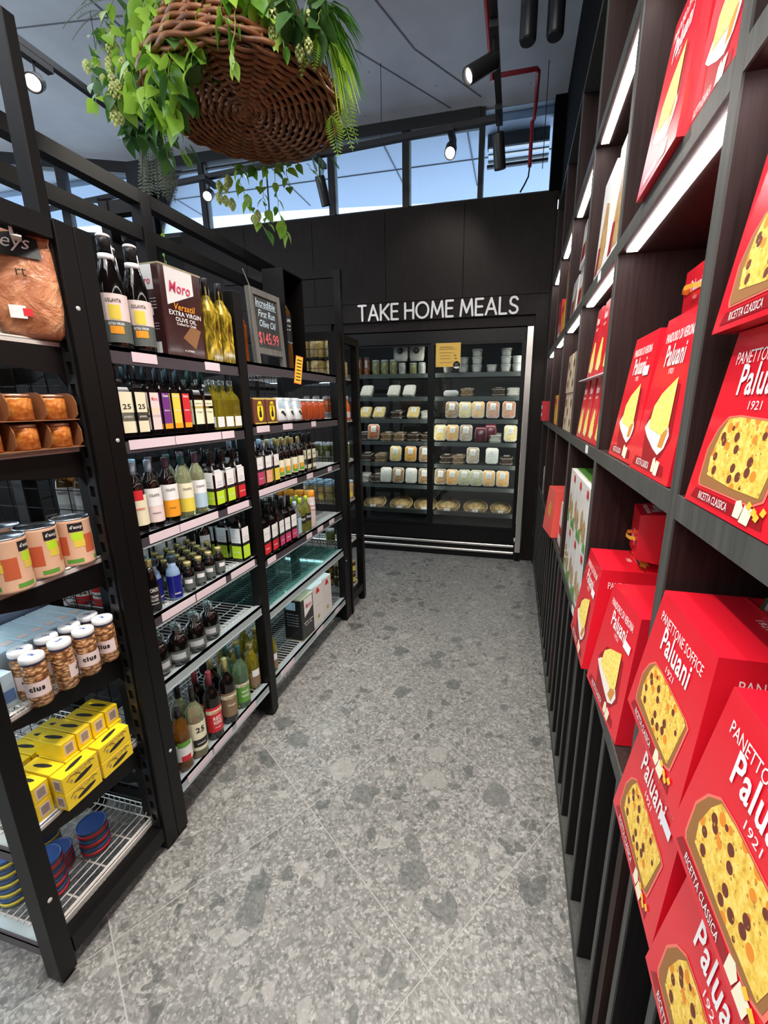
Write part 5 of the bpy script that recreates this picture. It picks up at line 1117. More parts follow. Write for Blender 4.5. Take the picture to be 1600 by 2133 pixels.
def place(p, x, y, z, rz, label, group=None, rot=None, sc=None):
    return dup(p, (x, y, z+.0015), R(rz), label, group, sc, rot)
pa = cake_box('raisin_cake_box', 'raisin', .213, .170, .200)
pas = cake_box('raisin_cake_box', 'raisin', .213, .170, .200, sticker=True)
ZL = LV
place(pa, .305, .543, ZL[0]+.2015, 0, 'red raisin cake box on top of the far stack, nearest bottom shelf')
place(pas, .305, .543, ZL[0], 0, 'red raisin cake box with price sticker under the far stack top, bottom shelf')
place(pa, .298, .323, ZL[0]+.2015, 0, 'red raisin cake box on top of the near stack, cut by the photo edge')
place(pa, .298, .323, ZL[0], 0, 'red raisin cake box at the bottom right corner, under the near stack top')
place(pa, .330, .515, ZL[1], 0, 'red raisin cake box standing on the middle shelf board, right photo edge')
place(pa, .330, .515, ZL[1]+.2015, -1, 'red raisin cake box stacked highest at the right photo edge')
place(pa, .335, .285, ZL[1], 0, 'red raisin cake box mostly beyond the right photo edge, middle shelf')
pd = cake_box('plain_cake_box', 'plain', .225, .168, .262); pds = cake_box('plain_cake_box', 'plain', .225, .168, .262, sticker=True)
place(pds, .345, 1.050, ZL[1], 0, 'red golden cake box with price sticker on the middle shelf, farther of two')
place(pd, .338, .812, ZL[1], 0, 'red golden cake box on the middle shelf, nearer of two, behind the upright')
place(pd, .566, 1.120, ZL[1]+.3475, 0, 'red box lying with its ribbon handle facing out above the two golden cake boxes', rot=(0, R(-90), 0), sc=(.72, .85, .78))
place(pds, .312, 1.148, ZL[0], 0, 'red golden cake box with sticker on the bottom shelf, farther of two')
place(pds, .330, .905, ZL[0], 5, 'red golden cake box with sticker on the bottom shelf, nearer and turned slightly')
place(pd, .300+.17, 1.115, ZL[0]+.265+.082, 0, 'small red box lying with gold ribbon forward on the bottom shelf boxes', rot=(R(180), R(90), R(-8)), sc=(.66, .75, .62))
place(pd, .325, .952, ZL[2], 0, 'tall red cake box on the upper lit shelf, farther of two, top right')
place(pd, .330, .772, ZL[2], 0, 'tall red cake box on the upper lit shelf, nearer of two, top right', sc=(.9, .80, 1))
# slim red boxes, second compartment
sp_ = empty('slim_cake_box'); sp_['category'] = 'cake box'
MB().frustum(.118, .118, .085, .085, 0, .200).build('carton', RED, sp_)
def ff(m, wb, wt, h, e): m.T = face_matrix((-wb/2-e, 0, 0), (0, -1, 0), ((wb-wt)/2, 0, h)); return m
m = ff(MB(), .118, .085, .200, .0006); m._add([(-.035, .02, 0), (.02, .012, 0), (.04, .03, 0), (.02, .10, 0), (.0, .105, 0), (-.03, .06, 0)], [tuple(range(6))]); m.build('cake_print', PLAIN, sp_)
m = ff(MB(), .118, .085, .200, .0010); m._add([(.008+.014*math.cos(i*.628), .028+.014*math.sin(i*.628), 0) for i in range(10)], [tuple(range(10))]); m.build('round_badge', CREAMP, sp_)
m = ff(MB(), .118, .085, .200, .0012); text(m, 'Paluani', .05, .022, 0, .165, bold=.03); text(m, 'PANDORO', .04, .008, 0, .14); m.build('lettering', TEXTW, sp_)
k = 0
for i, y in enumerate((1.352, 1.474, 1.596, 1.718)): place(sp_, .292, y, ZL[1], 0, f'{ORD[i]} slim red cake box, lower layer, middle shelf of the second compartment', 'slim red cake boxes')
MB().box(.228, 1.30, ZL[1]+.2035, .36, 1.80, ZL[1]+.2065).build('card_tray', STK, label='thin white card tray between the two layers of slim red boxes', cat='tray')
for i, y in enumerate((1.36, 1.485, 1.61)): place(sp_, .295, y, ZL[1]+.2055, 0, f'{ORD[i]} slim red cake box, upper layer, middle shelf of the second compartment', 'slim red cake boxes', sc=(1, 1, 1.08))
# generic printed box
WCARD = C('white_card', (.78, .76, .74), .4, coat=.2); BEIG = C('beige_card', (.62, .48, .34), .5); CORAL = C('coral_card', (.85, .10, .08), .4); MAR = C('maroon_print', (.25, .01, .02), .4); BISC = food('biscuit_print', (.42, .22, .08), (.62, .38, .15), (.75, .55, .28), 60)
def pbox(name, w, d, h, body, shapes, letters=(), taper=1.0, cat='box'):
    t = empty(name); t['category'] = cat; MB().frustum(d, w, d*taper, w*taper, 0, h).build('carton', body, t)
    ins = d*(1-taper)/2
    for k, (poly, mt) in enumerate(shapes):
        m = MB(); m.T = face_matrix((-d/2-.0006-.0004*k, 0, 0), (0, -1, 0), (ins, 0, h)); m._add([(a, b, 0) for a, b in poly], [tuple(range(len(poly)))]); m.build('print', mt, t)
    for s_, tw, th, cx, cz, mt in [q for q in letters if q[0] == 'Pan']:
        m = MB(); m.T = face_matrix((-d/2-.003, 0, 0), (0, -1, 0), (ins, 0, h)); text(m, s_, tw, th, cx, cz); m.build('lettering', mt, t)
    return t
wg = pbox('white_biscuit_box', .145, .16, .205, WCARD, [([(-.05, .05), (-.02, .03), (.0, .07), (-.02, .12), (-.05, .10)], BISC), ([(.0, .02), (.05, .03), (.05, .08), (.02, .10), (.0, .06)], BISC), ([(-.07, 0), (-.03, 0), (-.05, .05), (-.07, .04)], GREENL), ([(.03, .0), (.07, .0), (.07, .03), (.04, .03)], GREENL), ([(.03, .17), (.06, .17), (.06, .195), (.03, .195)], REDL)], [('biscotti', .06, .014, -.02, .165, GREYL)])
m = MB().box(-.06, -.0715, .2052, .07, .0715, .2056); m.build('green_lid_band', GREENL, wg)
for lay in (0, 1):
    for i, y in enumerate((1.40, 1.55, 1.70)): place(wg, .308, y, ZL[0]+lay*.2075, 0, f'{ORD[i]} white box with biscuit picture, {("lower", "upper")[lay]} layer, bottom shelf', 'white biscuit boxes')
wbx = pbox('white_cake_box', .20, .15, .30, WCARD, [([(-.07, .04), (.03, .03), (.07, .08), (.05, .20), (.0, .22), (-.05, .12)], BISC), ([(-.09, .03), (-.04, .03), (-.02, .10), (-.06, .11)], MAR)], [('Pasticceria', .09, .016, 0, .26, GREYL)], .86)
for i, y in enumerate((1.42, 1.64)): place(wbx, .312, y, ZL[2], 0, f"white cake box with golden slice picture, {('nearer', 'farther')[i]} one on the upper shelf", 'white cake boxes')
wsm = pbox('white_loaf_box', .20, .17, .165, WCARD, [([(-.08, .02), (.02, .02), (.03, .08), (-.07, .08)], MAR), ([(.03, .02), (.08, .03), (.09, .10), (.05, .12), (.02, .08)], BISC)], [('Pan', .05, .014, 0, .14, MAR)], .9)
for i in range(2): place(wsm, .318, 2.06, ZL[2]+i*.167, 0, f"white box with maroon band, {('lower', 'upper')[i]} of the pair on the upper shelf", 'white boxes with maroon band')
place(wsm, .318, 2.30, ZL[2], 0, 'white box with maroon band standing farther back alone, upper shelf', 'white boxes with maroon band')
hol = []
for k in range(3):
    cx, cz = (-.02, .05, -.03)[k], (.04, .085, .125)[k]; hol.append(([(cx+.022*math.cos(i*.628), cz+.018*math.sin(i*.628)) for i in range(10)], BRC))
bgx = pbox('beige_cookie_box', .16, .13, .168, BEIG, hol, [('ORO', .05, .03, .03, .03, MAR)], .94)
for i in range(2):
    for j, y in enumerate((2.02, 2.20)): place(bgx, .297, y, ZL[1]+i*.170, 0, f"beige box with dark round holes, {('lower', 'upper')[i]} layer, {('nearer', 'farther')[j]} column", 'beige boxes with round holes')
mrx = pbox('maroon_box', .07, .15, .165, REDL, [([(-.03, .0), (.03, .0), (.03, .03), (-.03, .03)], WH)])
for i in range(2): place(mrx, .325, 1.958-.018, ZL[1]+i*.167, 0, f"narrow dark red box beside the beige boxes, {('lower', 'upper')[i]} one", 'narrow dark red boxes')
crl = pbox('coral_gift_bag', .20, .16, .235, CORAL, [([(-.03, .10), (.03, .09), (.02, .16), (-.02, .17)], RIBG)], [('dolce', .10, .04, 0, .12, RIBG)], .80, 'bag')
place(crl, .272, 2.28, ZL[0], 8, 'coral red tapered gift box leaning out of the bottom shelf farther along')
wrd = pbox('white_red_box', .13, .15, .20, WCARD, [([(-.05, .05), (.05, .05), (.05, .09), (-.05, .09)], REDL)], (), .92); place(wrd, .310, 2.06, ZL[0], 0, 'white box with red band beside the coral gift box')
yrx = pbox('orange_red_box', .13, .13, .17, ORL, [([(-.05, .02), (.05, .02), (.03, .08), (-.04, .10)], YELL), ([(-.05, .12), (.05, .12), (.05, .15), (-.05, .15)], REDL)])
ri = 0
for (y, z, n) in ((2.62, ZL[1], 1), (2.80, ZL[1], 1), (2.62, ZL[2], 2), (2.80, ZL[2], 1), (3.25, ZL[2], 2)):
    for i in range(n): place(yrx, .300, y, z+i*.172, 0, f"orange and yellow panelled box, {NTH[min(ri,7)] if ri else 'nearest'} of those far down the shelving", 'orange and yellow boxes'); ri += 1
rbx = pbox('plain_red_box', .18, .14, .21, RED, [([(-.07, .0), (.07, .0), (.07, .03), (-.07, .03)], WH)]); place(rbx, .302, 2.98, ZL[2], 0, 'plain bright red box with white base band, far upper shelf'); 
rst = pbox('red_white_pack', .16, .14, .14, REDL, [([(-.07, .03), (.07, .03), (.07, .055), (-.07, .055)], WH), ([(-.07, .085), (.07, .085), (.07, .11), (-.07, .11)], WH)]); place(rst, .26, 3.42, ZL[1], 0, 'red pack with white stripes at the far end of the middle shelf')
wpk = pbox('white_gold_pack', .12, .14, .20, WCARD, [([(-.03, .02), (.03, .02), (.02, .12), (-.02, .12)], BISC)]); place(wpk, .302, 3.30, ZL[0], 0, 'white pack with golden picture at the far end of the bottom shelf')
for y, z in ((1.52, ZL[2]-.018), (1.40, ZL[0]-.016), (1.44, ZL[1]-.016)):
    MB().box(XF-.0012, y-.022, z-.012, XF-.0002, y+.022, z+.012).build('shelf_label', STK, label=f"small white price label on the {('upper' if z > 1.6 else 'middle' if z > 1 else 'bottom')} shelf edge", cat='label')
# ============================================================ HANGING BASKET
WICK = mat('wicker', (.20, .075, .025), .5, coat=.15); N, L, B = nodes(WICK)
L.new(ramp(N, L, noise(N, L, coords(N, L, 'Object'), 22, 4), [(.3, (.10, .032, .010)), (.55, (.26, .095, .032)), (.75, (.42, .19, .07))]), B.inputs['Base Color'])
BC = Vector((-1.176, 1.940, 2.60))
hp = empty('hanging_basket', BC, 0, 'large round wicker basket hung from the ceiling and spilling ivy, hops and fern', 'planter')
def ringpts(rad, z, amp, ph, nw, n, ell=1.0, jr=0):
    out = []
    for i in range(n):
        a = 2*math.pi*i/n; q = math.sin(nw*a/2+ph)
        out.append(((rad+jr*math.sin(3*a+ph))*math.cos(a), (rad+jr*math.sin(3*a+ph))*ell*math.sin(a), z+amp*q))
    return out
m = MB(); nw = 28
for k in range(24):
    rad = .028+k*.0150
    m.tube(ringpts(rad, .004, .010 if rad > .08 else .004, (k % 2)*math.pi, nw if rad > .12 else 14, max(28, int(nw*4 if rad > .12 else 42)), 1, .003), .0078, 6, closed=True)
m.build('woven_base', WICK, hp)
m = MB()
for k in range(11):
    t_ = k/10; rad = .388-.085*t_**1.2; z = .014+k*.0175
    m.tube([((rad+.010*math.sin(nw*2*math.pi*i/(nw*4)/2+(k % 2)*math.pi))*math.cos(2*math.pi*i/(nw*4)), (rad+.010*math.sin(nw*2*math.pi*i/(nw*4)/2+(k % 2)*math.pi))*math.sin(2*math.pi*i/(nw*4)), z) for i in range(nw*4)], .0088, 6, closed=True)
m.build('woven_side', WICK, hp)
m = MB()
for i in range(28):
    a = 2*math.pi*(i+.25)/28; c, s = math.cos(a), math.sin(a); m.tube([(.03*c, .03*s, .010), (.36*c, .36*s, .012), (.385*c, .385*s, .03), (.345*c, .345*s, .12), (.30*c, .30*s, .21)], .0055, 5)
for i in range(7): m.tube([(-.02+i*.006, -.030, -.006), (-.015+i*.006, .03, -.006)], .0026, 5)
m.build('stakes', WICK, hp)
m = MB()
for k in range(3): m.tube([(.305*math.cos(2*math.pi*i/40), .305*math.sin(2*math.pi*i/40), .205+.012*k+.006*math.sin(5*2*math.pi*i/40*2+k)) for i in range(40)], .013, 6, closed=True)
m.build('rim', WICK, hp)
MB().lathe([(.36, .019), (.365, .024), (.1, .026)], 24).build('liner', C('dark_liner', (.012, .007, .004), .9), hp)
MB().lathe([(.20, .15), (.29, .19), (.28, .225), (.1, .24)], 24).build('soil', C('dark_moss', (.02, .02, .008), .9), hp)
m = MB()
for i in range(3): a = i*2.1+.4; m.tube([(.30*math.cos(a), .30*math.sin(a), .22), (.02*math.cos(a), .02*math.sin(a), .90)], .003, 4)
m.tube([(0, 0, .90), (0, 0, .949)], .005, 5); m.build('hanging_wire', DKMET, hp)
# --- foliage
def leafm(name, c1, c2, rough=.4, tl=.35):
    m = mat(name, c1, rough); N, L, B = nodes(m); oi = N.new('ShaderNodeObjectInfo')
    n = noise(N, L, coords(N, L, 'Object'), 14, 3); a = N.new('ShaderNodeMath'); a.operation = 'ADD'; L.new(n, a.inputs[0]); L.new(oi.outputs['Random'], a.inputs[1])
    L.new(ramp(N, L, a.outputs[0], [(.45, c1), (1.0, c2)]), B.inputs['Base Color'])
    tr = N.new('ShaderNodeBsdfTranslucent'); L.new(ramp(N, L, a.outputs[0], [(.45, c1), (1.0, c2)]), tr.inputs[0]); mx = N.new('ShaderNodeMixShader'); mx.inputs[0].default_value = tl
    out = N['Material Output']; L.new(B.outputs[0], mx.inputs[1]); L.new(tr.outputs[0], mx.inputs[2]); L.new(mx.outputs[0], out.inputs[0]); return m
L1 = leafm('ivy_leaf', (.045, .18, .012), (.36, .60, .07), .3); L2 = leafm('dark_leaf', (.02, .07, .015), (.07, .17, .04)); L3 = leafm('hop_cone', (.55, .62, .22), (.75, .78, .36), .6); L4 = leafm('lime_fern', (.20, .42, .02), (.42, .66, .06)); L5 = leafm('grey_fern', (.06, .08, .05), (.17, .20, .14), .6)
STEM = C('vine_stem', (.24, .34, .07), .6)
def leafmesh(name, mt, ln, w, heart=True, droop=.25):
    m = MB(); pr = [(0, .0), (.05, .50), (.13, .84), (.26, 1.0), (.40, .97), (.54, .82), (.68, .60), (.82, .34), (.92, .14), (1, 0)] if heart else [(0, 0), (.2, .55), (.45, .75), (.75, .5), (1, 0)]
    v = []; F = []
    for t, k in pr:
        z = -droop*ln*t*t; y = t*ln-(.06*ln if heart and t < .1 and k > .3 else 0)
        v += [(-w/2*k, y-(.05*ln if t == .05 and heart else 0), z+.10*w*k), (0, y, z), (w/2*k, y-(.05*ln if t == .05 and heart else 0), z+.10*w*k)]
    for i in range(len(pr)-1): a = i*3; F += [(a, a+1, a+4, a+3), (a+1, a+2, a+5, a+4)]
    m._add(v, F, 0, True); return m.mesh(name, mt)
IVY = leafmesh('leaf', L1, .070, .056); IVY2 = leafmesh('leaf', L1, .098, .074); DRKL = leafmesh('leaf', L2, .085, .060); NARROW = leafmesh('leaf', L1, .065, .030, False)
def cone_mesh():
    m = MB()
    for k in range(5):
        for i in range(6):
            a = 2*math.pi*i/6+k*.5; r = (.007, .013, .014, .011, .005)[k]; z = -.006-k*.008; c, s = math.cos(a), math.sin(a); w = .009
            m._add([(r*.4*c, r*.4*s, z+.006), (r*c-w*s*.6, r*s+w*c*.6, z), (r*1.1*c, r*1.1*s, z-.010), (r*c+w*s*.6, r*s-w*c*.6, z)], [(0, 1, 2, 3)], 0, True)
    return m.mesh('hop_cone', L3)
CONE = cone_mesh()
VN = [0]
def leafobj(me, par, p, d, roll=0, sc=1):
    o = bpy.data.objects.new(me.name, me); COL.objects.link(o); setpar(o, par); o.location = p
    q = Vector(d).to_track_quat('Y', 'Z'); o.rotation_mode = 'QUATERNION'
    from mathutils import Quaternion
    o.rotation_quaternion = q @ Quaternion((0, 1, 0), roll); o.scale = (sc,)*3; return o
def vine(pts, leaves, n, spread=.8, sc=1, cones=0, name='vine'):
    if pts[0][1] > 2.15: sc *= .78; n = int(n*.7)
    if len(leaves) != 2 or leaves[0] is not NARROW: n = int(n*1.5)
    """pts in world space"""
    P = [Vector(p)-BC for p in pts]; m = MB()
    Q = []
    for a, b in zip(P, P[1:]):
        for k in range(4): Q.append(a.lerp(b, k/4)+Vector((random.uniform(-.004, .004), random.uniform(-.004, .004), 0)))
    Q.append(P[-1]); m.tube(Q, .0016, 4); st = m.build(name, STEM, hp)
    for i in range(n):
        t = (i+.7)/n*(len(Q)-1); k = min(int(t), len(Q)-2); p = Q[k].lerp(Q[k+1], t-k); a = i*2.4+random.uniform(-.5, .5)
        # leaves hang outward and down, turned towards the aisle
        d = Vector((math.cos(a)*spread, math.sin(a)*spread, -.9+random.uniform(-.3, .5)))
        leafobj(random.choice(leaves), st, p+d.normalized()*.008, d, random.uniform(-.9, .9), sc*random.uniform(.7, 1.15))
    for i in range(cones):
        t = random.uniform(.2, 1)*(len(Q)-1); k = min(int(t), len(Q)-2); p = Q[k].lerp(Q[k+1], t-k)
        leafobj(CONE, st, p+Vector((random.uniform(-.03, .03), random.uniform(-.03, .03), -.01)), (0, 1, 0), 0, random.uniform(.9, 1.35))
    return st

def comb(a, b, sag, ll, n, mt, name, wdt=.006):
    """pinnate fern frond from a to b sagging under its weight"""
    A_, B_ = Vector(a)-BC, Vector(b)-BC; m = MB(); P = []
    for i in range(n+1):
        t = i/n; p = A_.lerp(B_, t); p.z += sag*4*t*(1-t); P.append(p)
    m.tube(P, .0013, 3)
    for i in range(1, n):
        d = (P[i+1]-P[i-1]).normalized(); sd = d.cross(Vector((.2, -.5, .8))).normalized(); L_ = ll*math.sin(math.pi*(.12+.83*i/n))
        for s_ in (-1, 1):
            q = P[i]+sd*s_*L_+d*L_*.35; m._add([P[i]-d*wdt*.5, P[i]+sd*s_*L_*.6-d*wdt*.3+d*L_*.2, q, P[i]+d*wdt*.5+sd*s_*L_*.5+d*L_*.2], [(0, 1, 2, 3)])
    return m.build(name, mt, hp)
def tuft(a, tips, mt, name='grass_tuft', r=.0028):
    m = MB(); A_ = Vector(a)-BC
    for tp in tips:
        B_ = Vector(tp)-BC; mid = A_.lerp(B_, .45)+Vector((0, 0, .09)); v = []; w = Vector((.004, -.002, 0)) 
        for p, k in ((A_, .8), (A_.lerp(mid, .5)+Vector((0, 0, .03)), 1), (mid, 1), (mid.lerp(B_, .5)+Vector((0, 0, .02)), .8), (B_, .05)): v += [p-w*k, p+w*k]
        m._add(v, [(2*i, 2*i+1, 2*i+3, 2*i+2) for i in range(4)], 0, True)
    return m.build(name, mt, hp)
SETS = {'ivy': [IVY, IVY, IVY2], 'big': [IVY2, IVY, IVY, DRKL, IVY], 'dark': [DRKL], 'slim': [NARROW, IVY], 'mix': [IVY, DRKL, NARROW]}
for pts_, kd_, n_, sp_r, sc_r, cn_ in (
 ([(-1.289, 1.813, 2.966), (-1.288, 1.767, 2.789), (-1.306, 1.726, 2.647), (-1.304, 1.701, 2.55)], 'big', 16, 0.8, 1, 0),
 ([(-1.361, 1.77, 2.947), (-1.368, 1.722, 2.772), (-1.377, 1.679, 2.615), (-1.379, 1.649, 2.501), (-1.357, 1.633, 2.418)], 'big', 17, 0.8, 1, 0),
 ([(-1.503, 1.814, 3.005), (-1.51, 1.76, 2.806), (-1.53, 1.722, 2.679), (-1.495, 1.695, 2.542)], 'big', 14, 0.8, 1, 0),
 ([(-1.204, 1.777, 2.91), (-1.214, 1.739, 2.772), (-1.235, 1.711, 2.685), (-1.181, 1.715, 2.651)], 'dark', 9, 0.8, 1, 0),
 ([(-1.377, 1.679, 2.615), (-1.425, 1.649, 2.545), (-1.389, 1.637, 2.466), (-1.339, 1.637, 2.418)], 'ivy', 7, 0.5, 0.75, 0),
 ([(-1.299, 1.673, 2.599), (-1.317, 1.648, 2.521), (-1.296, 1.637, 2.461), (-1.276, 1.628, 2.405)], 'big', 9, 0.7, 0.95, 0),
 ([(-1.248, 1.66, 2.584), (-1.268, 1.642, 2.533), (-1.243, 1.637, 2.49)], 'big', 4, 0.8, 1.15, 0),
 ([(-1.035, 1.605, 2.741), (-1.027, 1.584, 2.656), (-1.007, 1.586, 2.645)], 'ivy', 4, 0.5, 0.9, 0),
 ([(-0.985, 1.605, 2.695), (-0.982, 1.575, 2.578), (-0.994, 1.558, 2.524), (-0.981, 1.556, 2.505)], 'slim', 5, 0.4, 0.75, 0),
 ([(-1.136, 1.625, 2.669), (-1.126, 1.618, 2.633), (-1.1, 1.619, 2.612)], 'slim', 3, 0.8, 0.9, 0),
 ([(-0.897, 1.677, 2.769), (-0.876, 1.658, 2.674), (-0.85, 1.652, 2.626), (-0.836, 1.643, 2.579)], 'slim', 4, 0.4, 0.8, 0),
 ([(-0.922, 1.676, 2.785), (-0.9, 1.66, 2.706), (-0.896, 1.655, 2.682)], 'ivy', 4, 0.7, 0.9, 3),
 ([(-0.796, 1.763, 2.8), (-0.802, 1.732, 2.685), (-0.802, 1.715, 2.619)], 'dark', 6, 0.6, 0.8, 4),
 ([(-1.726, 1.907, 3.083), (-1.754, 1.864, 2.947), (-1.734, 1.833, 2.81), (-1.72, 1.809, 2.703), (-1.707, 1.787, 2.606)], 'mix', 12, 0.9, 0.95, 15),
 ([(-1.654, 1.878, 2.987), (-1.676, 1.838, 2.852), (-1.653, 1.813, 2.736), (-1.663, 1.783, 2.631)], 'ivy', 8, 0.9, 0.9, 9),
 ([(-1.789, 1.892, 3.003), (-1.812, 1.855, 2.885), (-1.824, 1.832, 2.807), (-1.791, 1.809, 2.688), (-1.798, 1.794, 2.639)], 'mix', 11, 0.9, 0.9, 2),
 ([(-1.679, 2.012, 3.117), (-1.688, 1.957, 2.914), (-1.688, 1.909, 2.731), (-1.694, 1.87, 2.588)], 'dark', 20, 1, 1.1, 0),
 ([(-1.65, 2.06, 3.113), (-1.649, 2.006, 2.905), (-1.67, 1.953, 2.718), (-1.681, 1.906, 2.551)], 'dark', 22, 1, 1.1, 0),
 ([(-1.404, 1.907, 3.025), (-1.358, 1.879, 2.875), (-1.314, 1.86, 2.762), (-1.339, 1.839, 2.705)], 'dark', 16, 1, 1.1, 0),
 ([(-1.795, 2.007, 2.963), (-1.807, 1.96, 2.795), (-1.783, 1.928, 2.648), (-1.762, 1.914, 2.574)], 'dark', 16, 1, 0.9, 0),
 ([(-1.603, 1.952, 2.655), (-1.587, 1.929, 2.551), (-1.567, 1.91, 2.457)], 'dark', 7, 0.8, 0.8, 0),
 ([(-1.38, 2.215, 2.555), (-1.399, 2.189, 2.474), (-1.359, 2.178, 2.393), (-1.32, 2.169, 2.323), (-1.255, 2.163, 2.237)], 'ivy', 9, 0.6, 0.95, 2),
 ([(-1.318, 2.269, 2.583), (-1.303, 2.239, 2.454), (-1.29, 2.224, 2.383), (-1.26, 2.204, 2.277)], 'ivy', 9, 0.7, 0.9, 0),
 ([(-1.241, 2.252, 2.567), (-1.222, 2.223, 2.439), (-1.205, 2.203, 2.346), (-1.177, 2.189, 2.265), (-1.147, 2.184, 2.218)], 'ivy', 11, 0.6, 0.95, 0),
 ([(-1.16, 2.248, 2.555), (-1.166, 2.231, 2.498), (-1.139, 2.22, 2.429)], 'ivy', 4, 0.8, 1.1, 0),
 ([(-1.403, 2.209, 2.556), (-1.47, 2.181, 2.509), (-1.515, 2.161, 2.475), (-1.447, 2.164, 2.423)], 'slim', 2, 0.6, 0.7, 7),
 ([(-1.068, 2.27, 2.555), (-1.031, 2.266, 2.504)], 'ivy', 2, 0.9, 1, 0),
 ([(-1.463, 2.219, 2.567), (-1.31, 2.254, 2.559), (-1.136, 2.302, 2.577)], 'ivy', 12, 1, 0.9, 0),
 ([(-1.908, 2.221, 2.34), (-1.914, 2.199, 2.265), (-1.883, 2.17, 2.124)], 'slim', 12, 0.5, 0.45, 0),
): vine(pts_, SETS[kd_], n_, sp_r, sc_r, cn_)
FM = {"L4": L4, "L2": L2, "L5": L5}
